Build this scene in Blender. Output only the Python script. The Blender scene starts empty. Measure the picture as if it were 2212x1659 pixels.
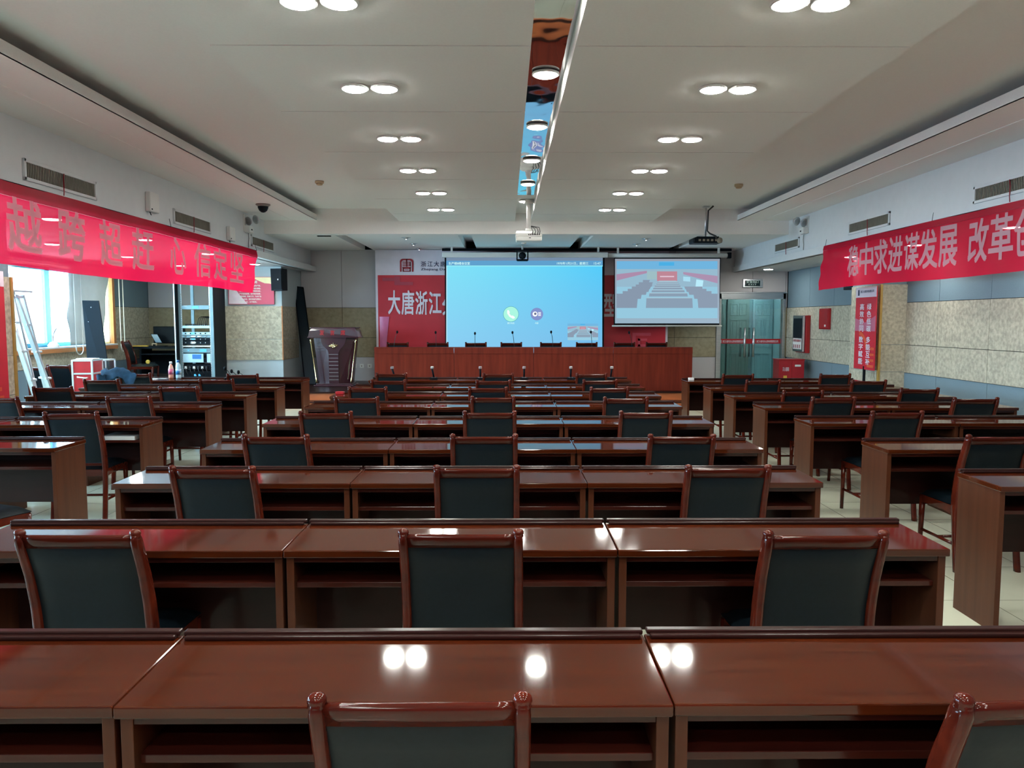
import bpy, bmesh, math, random
from mathutils import Vector, Matrix
random.seed(7)
S = bpy.context.scene
COL = S.collection
PI = math.pi

# ------------------------------------------------------------------ camera
FPX, CX, CY, EYE = 1690.0, 1106.0, 829.5, 1.59
PIT, YAW = math.atan(138 / FPX), math.atan(13 / FPX)
cam = bpy.data.objects.new('camera', bpy.data.cameras.new('camera'))
COL.objects.link(cam)
cam.location = (0, 0, EYE)
cam.rotation_euler = (PI / 2 - PIT, 0, -YAW)
cam.data.sensor_width = 36.0
cam.data.lens = 36.0 * FPX / 2212
cam.data.clip_end = 200
S.camera = cam

# ------------------------------------------------------------------ world, daylight, exposure
W = bpy.data.worlds.new('daylight'); S.world = W
W.use_nodes = True
bg = W.node_tree.nodes['Background']
bg.inputs[0].default_value = (0.52, 0.81, 1.0, 1)
bg.inputs[1].default_value = 55.0
S.view_settings.view_transform = 'Standard'
S.view_settings.look = 'None'
S.view_settings.gamma = 1
S.view_settings.exposure = 0.0
S.view_settings.use_curve_mapping = False
S.cycles.use_denoising = True
S.cycles.max_bounces = 7
S.cycles.diffuse_bounces = 4
S.cycles.glossy_bounces = 4
S.cycles.transmission_bounces = 4
S.cycles.transparent_max_bounces = 8
S.cycles.sample_clamp_indirect = 6
S.cycles.caustics_reflective = False
S.cycles.caustics_refractive = False
LAMP = 178.0          # radiance of the round ceiling lamps
WIN_Y = [(0.4, 3.4), (4.4, 7.2), (8.7, 11.6), (12.2, 15.58)]
WIN_Z = (1.13, 2.5)
XL, XR, YB, YF = -7.8, 6.17, 17.2, -3.0
for i, (a, b) in enumerate(WIN_Y):            # portals: they only guide the sky light in through each window
    l = bpy.data.lights.new('window_portal', 'AREA'); l.shape = 'RECTANGLE'
    l.size = b - a; l.size_y = WIN_Z[1] - WIN_Z[0]
    l.cycles.is_portal = True
    o = bpy.data.objects.new('window_portal', l); COL.objects.link(o)
    o.location = (XL - 0.25, (a + b) / 2, sum(WIN_Z) / 2)
    o.rotation_euler = (PI / 2, 0, -PI / 2)

# ------------------------------------------------------------------ pixel helpers (2212x1659 frame -> points on known planes)
def ray(px, py):
    x = (px - CX) / FPX; y = -(py - CY) / FPX
    c, s = math.cos(PIT), math.sin(PIT)
    Y = c + s * y; Z = -s + c * y
    c, s = math.cos(YAW), math.sin(YAW)
    return Vector((x * c + Y * s, -x * s + Y * c, Z))
def at_y(px, py, y):
    d = ray(px, py); return d * (y / d.y) + Vector((0, 0, EYE))
def at_x(px, py, x):
    d = ray(px, py); return d * (x / d.x) + Vector((0, 0, EYE))
def at_z(px, py, z):
    d = ray(px, py); return d * ((z - EYE) / d.z) + Vector((0, 0, EYE))

# ------------------------------------------------------------------ materials
def lin(c):
    return tuple(((v / 255) / 12.92 if v <= 10 else ((v / 255 + .055) / 1.055) ** 2.4) for v in c)
def mat(name, rgb, rough=.5, metal=0, coat=0, coat_rough=.08, var=.08, scale=(8, 8, 8), bump=0, emit=None, spec=.5, nscale=1.0, bdist=.01, detail=4, contrast=.0, rgb2=None):
    m = bpy.data.materials.new(name); m.use_nodes = True
    nt = m.node_tree; N = nt.nodes; L = nt.links
    p = N['Principled BSDF']
    p.inputs['Roughness'].default_value = rough
    p.inputs['Metallic'].default_value = metal
    p.inputs['Coat Weight'].default_value = coat
    p.inputs['Coat Roughness'].default_value = coat_rough
    p.inputs['Specular IOR Level'].default_value = spec
    tc = N.new('ShaderNodeTexCoord'); mp = N.new('ShaderNodeMapping')
    mp.inputs['Scale'].default_value = scale
    nz = N.new('ShaderNodeTexNoise'); nz.inputs['Scale'].default_value = nscale; nz.inputs['Detail'].default_value = detail
    L.new(tc.outputs['Object'], mp.inputs[0]); L.new(mp.outputs[0], nz.inputs['Vector'])
    r = N.new('ShaderNodeValToRGB')
    c = rgb if max(rgb) <= 1.0 and isinstance(rgb[0], float) else lin(rgb)
    c2 = (rgb2 if rgb2 is None or (isinstance(rgb2[0], float) and max(rgb2) <= 1) else lin(rgb2))
    lo = c2 if c2 else tuple(max(0, v * (1 - var)) for v in c); hi = c if c2 else tuple(min(1, v * (1 + var)) for v in c)
    r.color_ramp.elements[0].color = (*lo, 1); r.color_ramp.elements[1].color = (*hi, 1)
    r.color_ramp.elements[0].position = .3 + contrast; r.color_ramp.elements[1].position = .7 - contrast
    L.new(nz.outputs['Fac'], r.inputs[0]); L.new(r.outputs[0], p.inputs['Base Color'])
    if bump:
        b = N.new('ShaderNodeBump'); b.inputs['Strength'].default_value = bump; b.inputs['Distance'].default_value = bdist
        L.new(nz.outputs['Fac'], b.inputs['Height']); L.new(b.outputs[0], p.inputs['Normal'])
    if emit:
        p.inputs['Emission Color'].default_value = (*emit[0], 1); p.inputs['Emission Strength'].default_value = emit[1]
    return m
M = {}
M['wood'] = mat('cherry_lacquer', (.046, .0085, .0050), .34, coat=.5, coat_rough=.12, scale=(1.2, 22, 22), rgb2=(.026, .005, .0035), bump=.03, bdist=.002, detail=6, spec=.05)
M['top'] = mat('cherry_desktop', (.060, .0112, .0030), .4, coat=.78, coat_rough=.06, scale=(2.0, 34, 34), rgb2=(.032, .0052, .0017), bump=.02, bdist=.002, detail=6, spec=.0)
M['side'] = mat('cherry_side_panel', (.072, .022, .010), .35, coat=.35, coat_rough=.2, scale=(20, 20, 1.2), rgb2=(.050, .014, .007), detail=6, spec=.05)
M['dwood'] = mat('dark_cherry', (.020, .006, .005), .5, coat=.3, coat_rough=.15, scale=(1.5, 20, 20), detail=6, spec=.05)
M['rail'] = mat('chair_wood', (.092, .0125, .0055), .3, coat=.55, coat_rough=.08, scale=(2, 14, 14), rgb2=(.045, .0062, .0035), detail=5, spec=.0)
M['leather'] = mat('dark_green_leather', (.0035, .0078, .0115), .45, scale=(60, 60, 60), bump=.12, bdist=.002, var=.15, spec=.22)
M['rost'] = mat('rostrum_veneer', (.155, .019, .009), .5, coat=.2, coat_rough=.25, scale=(16, 16, 1.1), rgb2=(.095, .011, .0055), detail=7, spec=.1)
M['ceil'] = mat('ceiling_paint', (.87, .85, .83), .9, var=.015, scale=(1, 1, 1), bump=.02, nscale=60, bdist=.002)
M['white'] = mat('white_paint', (.66, .68, .70), .7, var=.02)
M['pale'] = mat('window_lit_fabric', (.42, .49, .52), .85, var=.03, bump=.04, nscale=40, bdist=.003)  # fabric panel lightened in colour for the window light on the wide pillar
M['grey2'] = mat('stage_wall_panel', (.50, .48, .50), .85, var=.03, scale=(3, 3, 3), bump=.05, nscale=40, bdist=.003)
M['grey'] = mat('fabric_wall_panel', (.155, .225, .275), .85, var=.05, scale=(3, 3, 3), bump=.06, nscale=40, bdist=.003)
M['fibre'] = mat('wood_wool_board', (.50, .46, .36), .9, rgb2=(.33, .30, .235), scale=(13, 13, 13), bump=.7, bdist=.014, detail=7, contrast=.05, nscale=1.6)
M['fibre2'] = mat('smooth_wood_wool_board', (.34, .29, .19), .85, rgb2=(.25, .21, .13), scale=(14, 14, 14), bump=.35, bdist=.008, detail=6)
M['gold'] = mat('gold_trim', (.55, .34, .09), .35, metal=.5, coat=.3)
M['steel'] = mat('brushed_steel', (.62, .64, .66), .28, metal=1, scale=(2, 2, 60))
M['alu'] = mat('aluminium', (.70, .78, .82), .3, metal=.6, scale=(40, 40, 2))
M['dark'] = mat('black_plastic', (.004, .006, .009), .6, spec=.08)
M['black'] = mat('black_metal', (.004, .008, .013), .5, spec=.12)
M['slate'] = mat('dark_board', (.007, .014, .021), .5, var=.05, spec=.15)
M['rackmetal'] = mat('rack_metal', (.20, .30, .34), .4, metal=.3)
M['plast'] = mat('white_plastic', (.72, .72, .70), .45, var=.02)
M['beigepl'] = mat('cream_plastic', (.55, .40, .26), .5)
M['red'] = mat('red_metal', (.36, .006, .012), .35, coat=.4)
M['redcloth'] = mat('red_print', (.50, .010, .028), .55, var=.12, scale=(1.5, 1.5, 1.5), coat=.15, coat_rough=.25)
M['whiteprint'] = mat('white_print', (.72, .66, .74), .6, var=.03)
M['redprint'] = mat('dark_red_print', (.30, .008, .02), .6)
M['navy'] = mat('navy_print', (.02, .03, .08), .6)
M['orange'] = mat('laminate_step', (.55, .15, .045), .4, coat=.4, rgb2=(.42, .10, .03), scale=(2, 12, 12), detail=5)
M['sill'] = mat('orange_wood_trim', (.50, .20, .07), .45, coat=.3, scale=(8, 2, 8), rgb2=(.38, .14, .05))
M['glareframe'] = mat('glare_tinted_frame', (.05, .33, .50), .4, coat=.3)  # aluminium frame; blue halation around the bright panes is put into its colour
M['blind'] = mat('roller_blind', (.66, .72, .74), .8, var=.03)
M['sheerblind'] = mat('gold_curtain_lining', (.75, .52, .25), .8, var=.04)
M['wine'] = mat('wine_lacquer', (.036, .004, .012), .3, coat=1, coat_rough=.06, scale=(20, 20, 1.5))
M['brass'] = mat('polished_brass', (.80, .66, .36), .18, metal=1)
M['denim'] = mat('blue_jacket', (.010, .038, .075), .8, var=.5, bump=.3, spec=.2)
M['glassgreen'] = mat('sign_glass', (.004, .02, .018), .2, coat=1)
M['ghost'] = mat('grey_panel_door', (.34, .40, .38), .5, var=.03)
M['cold'] = mat('pale_door', (.50, .68, .74), .5, var=.02)
M['yellow'] = mat('yellow_plastic', (.65, .42, .06), .4)
M['pink'] = mat('pink_plastic', (.75, .28, .36), .4)
M['rubber'] = mat('black_cable', (.01, .01, .012), .5)
M['blue'] = mat('blue_label', (.03, .16, .45), .4)
M['vent'] = mat('vent_louvre', (.20, .185, .15), .6, metal=.2)
M['posterpink'] = mat('pink_red_poster', (.52, .07, .13), .5, rgb2=(.45, .05, .10), scale=(1, 1, 1))
M['postercream'] = mat('cream_poster', (.75, .66, .38), .5)
M['posterpale'] = mat('pale_lilac_poster', (.70, .60, .68), .5)
M['clearedge'] = mat('orange_print', (.60, .08, .03), .5)

def lampmat(name, rgb, s):
    m = bpy.data.materials.new(name); m.use_nodes = True; nt = m.node_tree
    for n in list(nt.nodes):
        if n.type == 'BSDF_PRINCIPLED': nt.nodes.remove(n)
    e = nt.nodes.new('ShaderNodeEmission'); e.inputs[0].default_value = (*rgb, 1); e.inputs[1].default_value = s
    nt.links.new(e.outputs[0], nt.nodes['Material Output'].inputs[0]); return m
M['lamp'] = lampmat('lamp_diffuser', (.98, 1, .92), LAMP)
M['filllamp'] = lampmat('corridor_fill_light', (.85, 1, 1), 190)  # fill light added for the corridor, in place of window light
M['spot'] = lampmat('spot_bulb', (.9, .97, 1), 3)
def glassmat(name, tint, fac=.08, rough=.0):
    m = bpy.data.materials.new(name); m.use_nodes = True; nt = m.node_tree; N = nt.nodes
    N.remove(N['Principled BSDF'])
    t = N.new('ShaderNodeBsdfTransparent'); t.inputs[0].default_value = (*tint, 1)
    g = N.new('ShaderNodeBsdfGlossy'); g.inputs['Roughness'].default_value = rough
    lw = N.new('ShaderNodeLayerWeight'); lw.inputs[0].default_value = .25
    mp = N.new('ShaderNodeMath'); mp.operation = 'MULTIPLY_ADD'; mp.inputs[1].default_value = .6; mp.inputs[2].default_value = fac
    mx = N.new('ShaderNodeMixShader')
    nt.links.new(lw.outputs['Fresnel'], mp.inputs[0]); nt.links.new(mp.outputs[0], mx.inputs[0])
    nt.links.new(t.outputs[0], mx.inputs[1]); nt.links.new(g.outputs[0], mx.inputs[2])
    nt.links.new(mx.outputs[0], N['Material Output'].inputs[0]); return m
M['glass'] = glassmat('window_glass', (.97, .99, 1), .03)
M['doorglass'] = glassmat('green_door_glass', (.66, .80, .80), .05)
M['clear'] = glassmat('clear_acrylic', (.9, .93, .93), .06)
def sheermat(name, rgb, through=.16, trans=.5):
    m = bpy.data.materials.new(name); m.use_nodes = True; nt = m.node_tree; N = nt.nodes
    N.remove(N['Principled BSDF'])
    tc = N.new('ShaderNodeTexCoord'); mp = N.new('ShaderNodeMapping'); mp.inputs['Scale'].default_value = (1, .7, 3)
    nz = N.new('ShaderNodeTexNoise'); nz.inputs['Scale'].default_value = 1.2
    r = N.new('ShaderNodeValToRGB')
    r.color_ramp.elements[0].color = (*[v * .85 for v in rgb], 1); r.color_ramp.elements[1].color = (*rgb, 1)
    d = N.new('ShaderNodeBsdfDiffuse'); tl = N.new('ShaderNodeBsdfTranslucent'); tr = N.new('ShaderNodeBsdfTransparent')
    g = N.new('ShaderNodeBsdfGlossy'); g.inputs['Roughness'].default_value = .35
    tr.inputs[0].default_value = (*[min(1, v * .7 + .3) for v in rgb], 1)
    L = nt.links
    L.new(tc.outputs['Object'], mp.inputs[0]); L.new(mp.outputs[0], nz.inputs[0]); L.new(nz.outputs['Fac'], r.inputs[0])
    L.new(r.outputs[0], d.inputs[0]); L.new(r.outputs[0], tl.inputs[0])
    a = N.new('ShaderNodeMixShader'); a.inputs[0].default_value = trans; L.new(d.outputs[0], a.inputs[1]); L.new(tl.outputs[0], a.inputs[2])
    b = N.new('ShaderNodeMixShader'); b.inputs[0].default_value = .03; L.new(a.outputs[0], b.inputs[1]); L.new(g.outputs[0], b.inputs[2])
    c = N.new('ShaderNodeMixShader'); c.inputs[0].default_value = through; L.new(b.outputs[0], c.inputs[1]); L.new(tr.outputs[0], c.inputs[2])
    L.new(c.outputs[0], N['Material Output'].inputs[0]); return m
M['sheer'] = sheermat('sheer_red_cloth', (.74, .004, .045), .13, .45)
M['sheertext'] = sheermat('sheer_white_print', (.95, .74, .80), .30, .6)
M['sheerhem'] = sheermat('red_cloth_hem', (.45, .006, .03), .0, .2)
# floor tiles
def tilemat():
    m = mat('floor_tiles', (.56, .58, .46), .22, coat=.2, var=.06, scale=(2, 2, 2))
    nt = m.node_tree; N = nt.nodes; L = nt.links
    p = N['Principled BSDF']; ramp = p.inputs['Base Color'].links[0].from_node
    tc = N.new('ShaderNodeTexCoord'); mp = N.new('ShaderNodeMapping'); mp.inputs['Location'].default_value = (.26, -.12, 0)
    br = N.new('ShaderNodeTexBrick'); br.offset = 0; br.inputs['Scale'].default_value = 1
    br.inputs['Brick Width'].default_value = .6; br.inputs['Row Height'].default_value = .6
    br.inputs['Mortar Size'].default_value = .0022; br.inputs['Mortar Smooth'].default_value = 0
    br.inputs['Mortar'].default_value = (.12, .12, .09, 1)
    L.new(tc.outputs['Object'], mp.inputs[0]); L.new(mp.outputs[0], br.inputs['Vector'])
    L.new(ramp.outputs[0], br.inputs['Color1']); L.new(ramp.outputs[0], br.inputs['Color2'])
    L.new(br.outputs['Color'], p.inputs['Base Color'])
    return m
M['tile'] = tilemat()
# rippled mirror film
def mirrormat():
    m = mat('mirror_film', (.62, .64, .65), .03, metal=1, var=.02, scale=(3, 1.4, 1), bump=.10, nscale=1.6, bdist=.05, detail=1)
    return m
M['mirror'] = mirrormat()

# ------------------------------------------------------------------ mesh building
class MB:
    def __init__(s): s.bm = bmesh.new()
    def box(s, x0, x1, y0, y1, z0, z1, mi=0, bev=0, R=None, seg=2):
        g = bmesh.ops.create_cube(s.bm, size=1)['verts']
        c = Vector(((x0 + x1) / 2, (y0 + y1) / 2, (z0 + z1) / 2)); d = (abs(x1 - x0), abs(y1 - y0), abs(z1 - z0))
        for v in g:
            v.co = Vector((v.co.x * d[0], v.co.y * d[1], v.co.z * d[2])) + c
        fs = set(f for v in g for f in v.link_faces)
        for f in fs: f.material_index = mi
        if bev:
            es = list(set(e for v in g for e in v.link_edges))
            r = bmesh.ops.bevel(s.bm, geom=es, offset=bev, segments=seg, affect='EDGES', profile=.5)
            g = list(set(v for f in r['faces'] for v in f.verts)) + [v for v in g if v.is_valid]
            for f in r['faces']: f.material_index = mi
            g = list(set(v for v in g if v.is_valid))
            g2 = set(g)
            for v in g:
                for f in v.link_faces:
                    for w in f.verts: g2.add(w)
            g = list(g2)
        if R is not None:
            for v in g: v.co = R @ v.co
        return s
    def tube(s, path, r, n=10, mi=0, cap=True):
        path = [Vector(p) for p in path]; rs = r if isinstance(r, (list, tuple)) else [r] * len(path)
        rings = []; prev = None
        for i, p in enumerate(path):
            t = (path[min(i + 1, len(path) - 1)] - path[max(i - 1, 0)]).normalized()
            u = (prev - t * prev.dot(t)) if prev is not None else t.orthogonal()
            u = u.normalized() if u.length > 1e-6 else t.orthogonal().normalized()
            prev = u; w = t.cross(u)
            rings.append([s.bm.verts.new(p + (u * math.cos(2 * PI * k / n) + w * math.sin(2 * PI * k / n)) * rs[i]) for k in range(n)])
        for a, b in zip(rings, rings[1:]):
            for k in range(n):
                f = s.bm.faces.new((a[k], a[(k + 1) % n], b[(k + 1) % n], b[k])); f.material_index = mi; f.smooth = True
        if cap:
            for q, rg in ((1, rings[0]), (0, rings[-1])):
                f = s.bm.faces.new(rg[::-1] if q else rg); f.material_index = mi
        return s
    def lathe(s, prof, c=(0, 0, 0), n=20, mi=0, R=None):
        c = Vector(c); rings = []
        for r, z in prof:
            ring = []
            for k in range(n):
                v = Vector((max(r, 1e-4) * math.cos(2 * PI * k / n), max(r, 1e-4) * math.sin(2 * PI * k / n), z))
                if R is not None: v = R @ v
                ring.append(s.bm.verts.new(v + c))
            rings.append(ring)
        for a, b in zip(rings, rings[1:]):
            for k in range(n):
                f = s.bm.faces.new((a[k], a[(k + 1) % n], b[(k + 1) % n], b[k])); f.material_index = mi; f.smooth = True
        for q, rg in ((1, rings[0]), (0, rings[-1])):
            f = s.bm.faces.new(rg[::-1] if q else rg); f.material_index = mi
        return s
    def grid(s, fn, nu, nv, mi=0, thick=0):
        vs = [[s.bm.verts.new(Vector(fn(i / nu, j / nv))) for j in range(nv + 1)] for i in range(nu + 1)]
        for i in range(nu):
            for j in range(nv):
                f = s.bm.faces.new((vs[i][j], vs[i + 1][j], vs[i + 1][j + 1], vs[i][j + 1])); f.material_index = mi; f.smooth = True
        return s
    def prism(s, pts, off, mi=0):     # polygon (3-D points) extruded by vector off
        off = Vector(off)
        a = [s.bm.verts.new(Vector(p)) for p in pts]; b = [s.bm.verts.new(Vector(p) + off) for p in pts]
        s.bm.faces.new(a).material_index = mi; s.bm.faces.new(b[::-1]).material_index = mi
        n = len(a)
        for k in range(n):
            s.bm.faces.new((a[k], b[k], b[(k + 1) % n], a[(k + 1) % n])).material_index = mi
        return s
    def poly(s, pts, mi=0):
        s.bm.faces.new([s.bm.verts.new(Vector(p)) for p in pts]).material_index = mi; return s
    def xform(s, Mx):
        bmesh.ops.transform(s.bm, matrix=Mx, verts=s.bm.verts); return s
    def build(s, name, mats, parent=None, recalc=True):
        if recalc: bmesh.ops.recalc_face_normals(s.bm, faces=s.bm.faces)
        me = bpy.data.meshes.new(name); s.bm.to_mesh(me); s.bm.free()
        if not isinstance(mats, (list, tuple)): mats = [mats]
        for m in mats: me.materials.append(M[m] if isinstance(m, str) else m)
        o = bpy.data.objects.new(name, me); COL.objects.link(o)
        if parent: o.parent = parent
        return o
def tag(o, label=None, cat=None, group=None, kind=None):
    if label: o['label'] = label
    if cat: o['category'] = cat
    if group: o['group'] = group
    if kind: o['kind'] = kind
    return o
def thing(name, label, cat, loc=(0, 0, 0), rz=0, group=None):
    o = bpy.data.objects.new(name, None); COL.objects.link(o); o.location = loc; o.rotation_euler = (0, 0, rz)
    o.empty_display_size = .1
    return tag(o, label, cat, group)
def struct(name, mb, mats, label=None):
    o = mb.build(name, mats); o['kind'] = 'structure'
    if label: o['label'] = label
    return o
def kids(o): return [c for c in bpy.data.objects if c.parent == o]
CH = {}
def dup(root, loc, rz=0, label=None, group=None, scale=None):
    if root.name not in CH:
        CH[root.name] = [(c, kids(c)) for c in kids(root)]
    r = root.copy(); COL.objects.link(r); r.location = loc; r.rotation_euler = (0, 0, rz)
    if scale: r.scale = scale
    if label: r['label'] = label
    if group: r['group'] = group
    for c, gs in CH[root.name]:
        d = c.copy(); COL.objects.link(d); d.parent = r
        for g in gs:
            e = g.copy(); COL.objects.link(e); e.parent = d
    return r

# text: outlines of a string fitted in a w x h box, mapped on the plane o + u*U + v*V
def text_bm(bm, s, o, U, V, w, h, bold=0, mi=0, center=False, keep=False, warp=None, sub=0):
    cu = bpy.data.curves.new('t', 'FONT'); cu.body = s; cu.size = 1; cu.resolution_u = 3
    cu.fill_mode = 'FRONT'
    ob = bpy.data.objects.new('t', cu); COL.objects.link(ob)
    bpy.context.view_layer.update()
    me = ob.evaluated_get(bpy.context.evaluated_depsgraph_get()).to_mesh()
    vs = [v.co.copy() for v in me.vertices]
    fs = [tuple(p.vertices) for p in me.polygons]
    ob.evaluated_get(bpy.context.evaluated_depsgraph_get()).to_mesh_clear()
    COL.objects.unlink(ob); bpy.data.objects.remove(ob); bpy.data.curves.remove(cu)
    if not vs: return
    x0 = min(v.x for v in vs); x1 = max(v.x for v in vs); y0 = min(v.y for v in vs); y1 = max(v.y for v in vs)
    sx = w / max(1e-6, x1 - x0); sy = h / max(1e-6, y1 - y0); ox = 0
    if keep: sx = min(sx, sy); sy = sx; ox = (w - sx * (x1 - x0)) / 2
    o, U, V = Vector(o), Vector(U).normalized(), Vector(V).normalized()
    tb = bmesh.new()
    nv = [tb.verts.new(Vector(((v.x - x0) * sx + ox, (v.y - y0) * sy, 0))) for v in vs]
    for f in fs:
        try: tb.faces.new([nv[k] for k in f])
        except ValueError: pass
    if sub:
        bmesh.ops.triangulate(tb, faces=tb.faces)
        es = [e for e in tb.edges if e.calc_length() > sub]
        bmesh.ops.subdivide_edges(tb, edges=es, cuts=2)
        bmesh.ops.triangulate(tb, faces=tb.faces)
    if bold:
        n0 = s.replace(' ', ''); cw = w / max(1, len(n0)); b = bold * min(cw, h) * .8
        dx = b * sx / max(sx, sy); dy = b * sy / max(sx, sy)
        base = tb.faces[:]
        shifts = [(dx, dy), (-dx, dy), (dx, -dy), (-dx, -dy)]
        for q, (ax, ay) in enumerate(shifts):
            r = bmesh.ops.duplicate(tb, geom=base)
            for v in r['geom']:
                if isinstance(v, bmesh.types.BMVert): v.co += Vector((ax, ay, (q + 1) * .0002))
    nrm = U.cross(V)
    mp = {}
    for v in tb.verts:
        p = o + U * v.co.x + V * v.co.y + nrm * v.co.z
        if warp: p = warp(p)
        mp[v] = bm.verts.new(p)
    for f in tb.faces:
        g = bm.faces.new([mp[v] for v in f.verts]); g.material_index = mi
    tb.free()

# ================================================================== room shell
mb = MB(); mb.box(XL - .2, XR + .2, YF - .2, 19.2, -.1, 0)
struct('floor', mb, 'tile', 'pale beige tiled floor with thin dark joints')

def banded(mb, axis, pos, a, b, face, joints, top=2.65, lo=.78, mid=1.21, hi=1.86, cut=None):
    """three-band wall lining made of panels: blue-grey skirt, fibre board, fabric panel.  face=+1/-1: direction towards the room"""
    g = .004
    def pb(u0, u1, z0, z1, t, mi):
        if u1 - u0 < .02 or z1 - z0 < .02: return
        p0, p1 = (pos, pos + face * t)
        lo_, hi_ = min(p0, p1), max(p0, p1)
        if axis == 'x': mb.box(lo_, hi_, u0 + g, u1 - g, z0 + g, z1 - g, mi)
        else: mb.box(u0 + g, u1 - g, lo_, hi_, z0 + g, z1 - g, mi)
    js = [a] + [j for j in joints if a + .05 < j < b - .05] + [b]
    for u0, u1 in zip(js, js[1:]):
        for z0, z1, t, mi in ((0, lo, .02, 1), (lo, mid, .03, 0), (mid, hi, .03, 0), (hi, top, .02, 1)):
            if cut:
                c0, c1, cz0, cz1 = cut
                if u1 > c0 and u0 < c1 and z1 > cz0 and z0 < cz1:
                    pb(u0, min(u1, c0), z0, z1, t, mi); pb(max(u0, c1), u1, z0, z1, t, mi)
                    m0, m1 = max(u0, c0), min(u1, c1)
                    pb(m0, m1, z0, min(z1, cz0), t, mi); pb(m0, m1, max(z0, cz1), z1, t, mi); continue
            pb(u0, u1, z0, z1, t, mi)
# right wall
mb = MB(); mb.box(XR + .03, XR + .2, YF, YB + .2, 0, 2.8, 2)
banded(mb, 'x', XR + .03, YF, YB, -1, [9.97 + 1.2 * k for k in range(-11, 7)])
struct('wall_right', mb, ['fibre', 'grey', 'dark'], 'right wall with blue-grey panels over and under pale fibre boards')
# left wall with four window openings
mb = MB()
edges = [YF] + [v for w in WIN_Y for v in w] + [YB + .03]
for k in range(0, len(edges), 2):
    a, b = edges[k], edges[k + 1]
    mb.box(XL - .2, XL - .03, a, b, 0, 2.8, 2)
    banded(mb, 'x', XL - .03, a, b, 1, [])
for a, b in WIN_Y:
    mb.box(XL - .2, XL - .03, a, b, 0, WIN_Z[0], 2); mb.box(XL - .2, XL - .03, a, b, WIN_Z[1], 2.8, 2)
    mb.box(XL - .03, XL - .01, a, b, .004, .776, 1); mb.box(XL - .03, XL, a, b, .784, WIN_Z[0] - .004, 0)
    mb.box(XL - .03, XL - .01, a, b, WIN_Z[1] + .004, 2.65, 1)
struct('wall_left', mb, ['fibre', 'grey', 'dark'], 'left window wall with fibre boards under the sills')
# stage back wall with door opening
DX0, DX1, DZ = 4.62, 6.13, 2.2
mb = MB()
mb.box(XL - .2, DX0, YB + .03, YB + .2, 0, 3.3, 2); mb.box(DX1, XR + .2, YB + .03, YB + .2, 0, 3.3, 2); mb.box(DX0, DX1, YB + .03, YB + .2, DZ, 3.3, 2)
banded(mb, 'y', YB + .03, XL, XR, -1, [-7.2, -6.0, -4.47, -3.58, -2.4, 3.7, 5.4], top=3.12, cut=(DX0, DX1, -.1, DZ))
struct('wall_back', mb, ['fibre2', 'grey2', 'dark'], 'stage end wall with grey panels above brown fibre boards')
mb = MB(); mb.box(XL - .2, XR + .2, YF - .2, YF, 0, 3.6)
struct('wall_rear', mb, 'grey')
# ceiling
mb = MB(); mb.box(-3.75, 4.5, YF, 13.94, 3.54, 3.6)
mb.box(-3.8, -3.75, YF, 13.94, 3.33, 3.6); mb.box(4.5, 4.55, YF, 13.94, 3.33, 3.6)
struct('ceiling', mb, 'ceil', 'upper grey-white plaster ceiling')
mb = MB(); mb.box(-4.30, -3.32, YF, 13.94, 3.335, 3.345); mb.box(-3.34, -3.32, YF, 13.94, 3.335, 3.435)
struct('ceiling', mb, 'ceil', 'dropped ceiling strip with cove edge along the left side')
mb = MB(); mb.box(4.08, 5.05, YF, 13.94, 3.335, 3.345); mb.box(4.08, 4.10, YF, 13.94, 3.335, 3.435)
struct('ceiling', mb, 'ceil', 'dropped ceiling strip with cove edge along the right side')
JY = [5.11 + 1.573 * k for k in range(-5, 6)] + [13.94]
for x0, x1, lb in ((-1.87, .16, 'left dropped ceiling panel with grooves and paired round lamps'), (.44, 2.57, 'right dropped ceiling panel with grooves and paired round lamps')):
    mb = MB(); ys = [YF] + JY
    for a, b in zip(ys, ys[1:]): mb.box(x0, x1, a + .009, b - .009, 3.32, 3.538)
    mb.box(x0 + .01, x1 - .01, YF, 13.94, 3.36, 3.536)
    struct('ceiling', mb, 'ceil', lb)
mb = MB(); mb.box(.16, .44, YF, 11.85, 3.45, 3.46)
struct('trim_1', mb, 'mirror', 'rippled mirror film lining the long ceiling slot')
mb = MB(); mb.box(.16, .44, 11.85, 13.94, 3.46, 3.5)
struct('trim_2', mb, 'ceil')
# beam + stage ceiling with slots
mb = MB(); mb.box(-4.30, 5.05, 13.94, 14.06, 3.10, 3.6)
struct('trim_3', mb, 'ceil', 'deep plaster beam across the room before the stage')
SL = [(-3.06, -2.86), (-.86, -.62), (1.33, 1.57), (3.45, 3.65)]
mb = MB(); xs = [-4.3] + [v for s_ in SL for v in s_] + [5.05]
for k in range(0, len(xs), 2): mb.box(xs[k], xs[k + 1], 14.06, YB + .1, 3.10, 3.12)
for a, b in SL:
    mb.box(a, b, 14.06, 14.16, 3.10, 3.12); mb.box(a - .02, b + .02, 14.06, YB, 3.28, 3.3)
    mb.box(a - .02, a, 14.06, YB, 3.12, 3.28); mb.box(b, b + .02, 14.06, YB, 3.12, 3.28)
struct('ceiling', mb, 'ceil', 'lower stage ceiling with four narrow slots')
mb = MB(); mb.box(XL - .2, XR + .2, YF - .2, YB + .2, 3.62, 3.7); mb.box(XL - .2, XL - .1, YF - .2, YB + .2, 2.6, 3.7); mb.box(XR + .1, XR + .2, YF - .2, YB + .2, 2.6, 3.7); mb.box(XL - .2, XR + .2, YB + .1, YB + .2, 3.2, 3.7)  # unseen roof and upper walls added to stop sky light leaking in
struct('ceiling', mb, 'ceil', 'unseen slab added over the suspended ceilings to shut out sky light')
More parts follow.
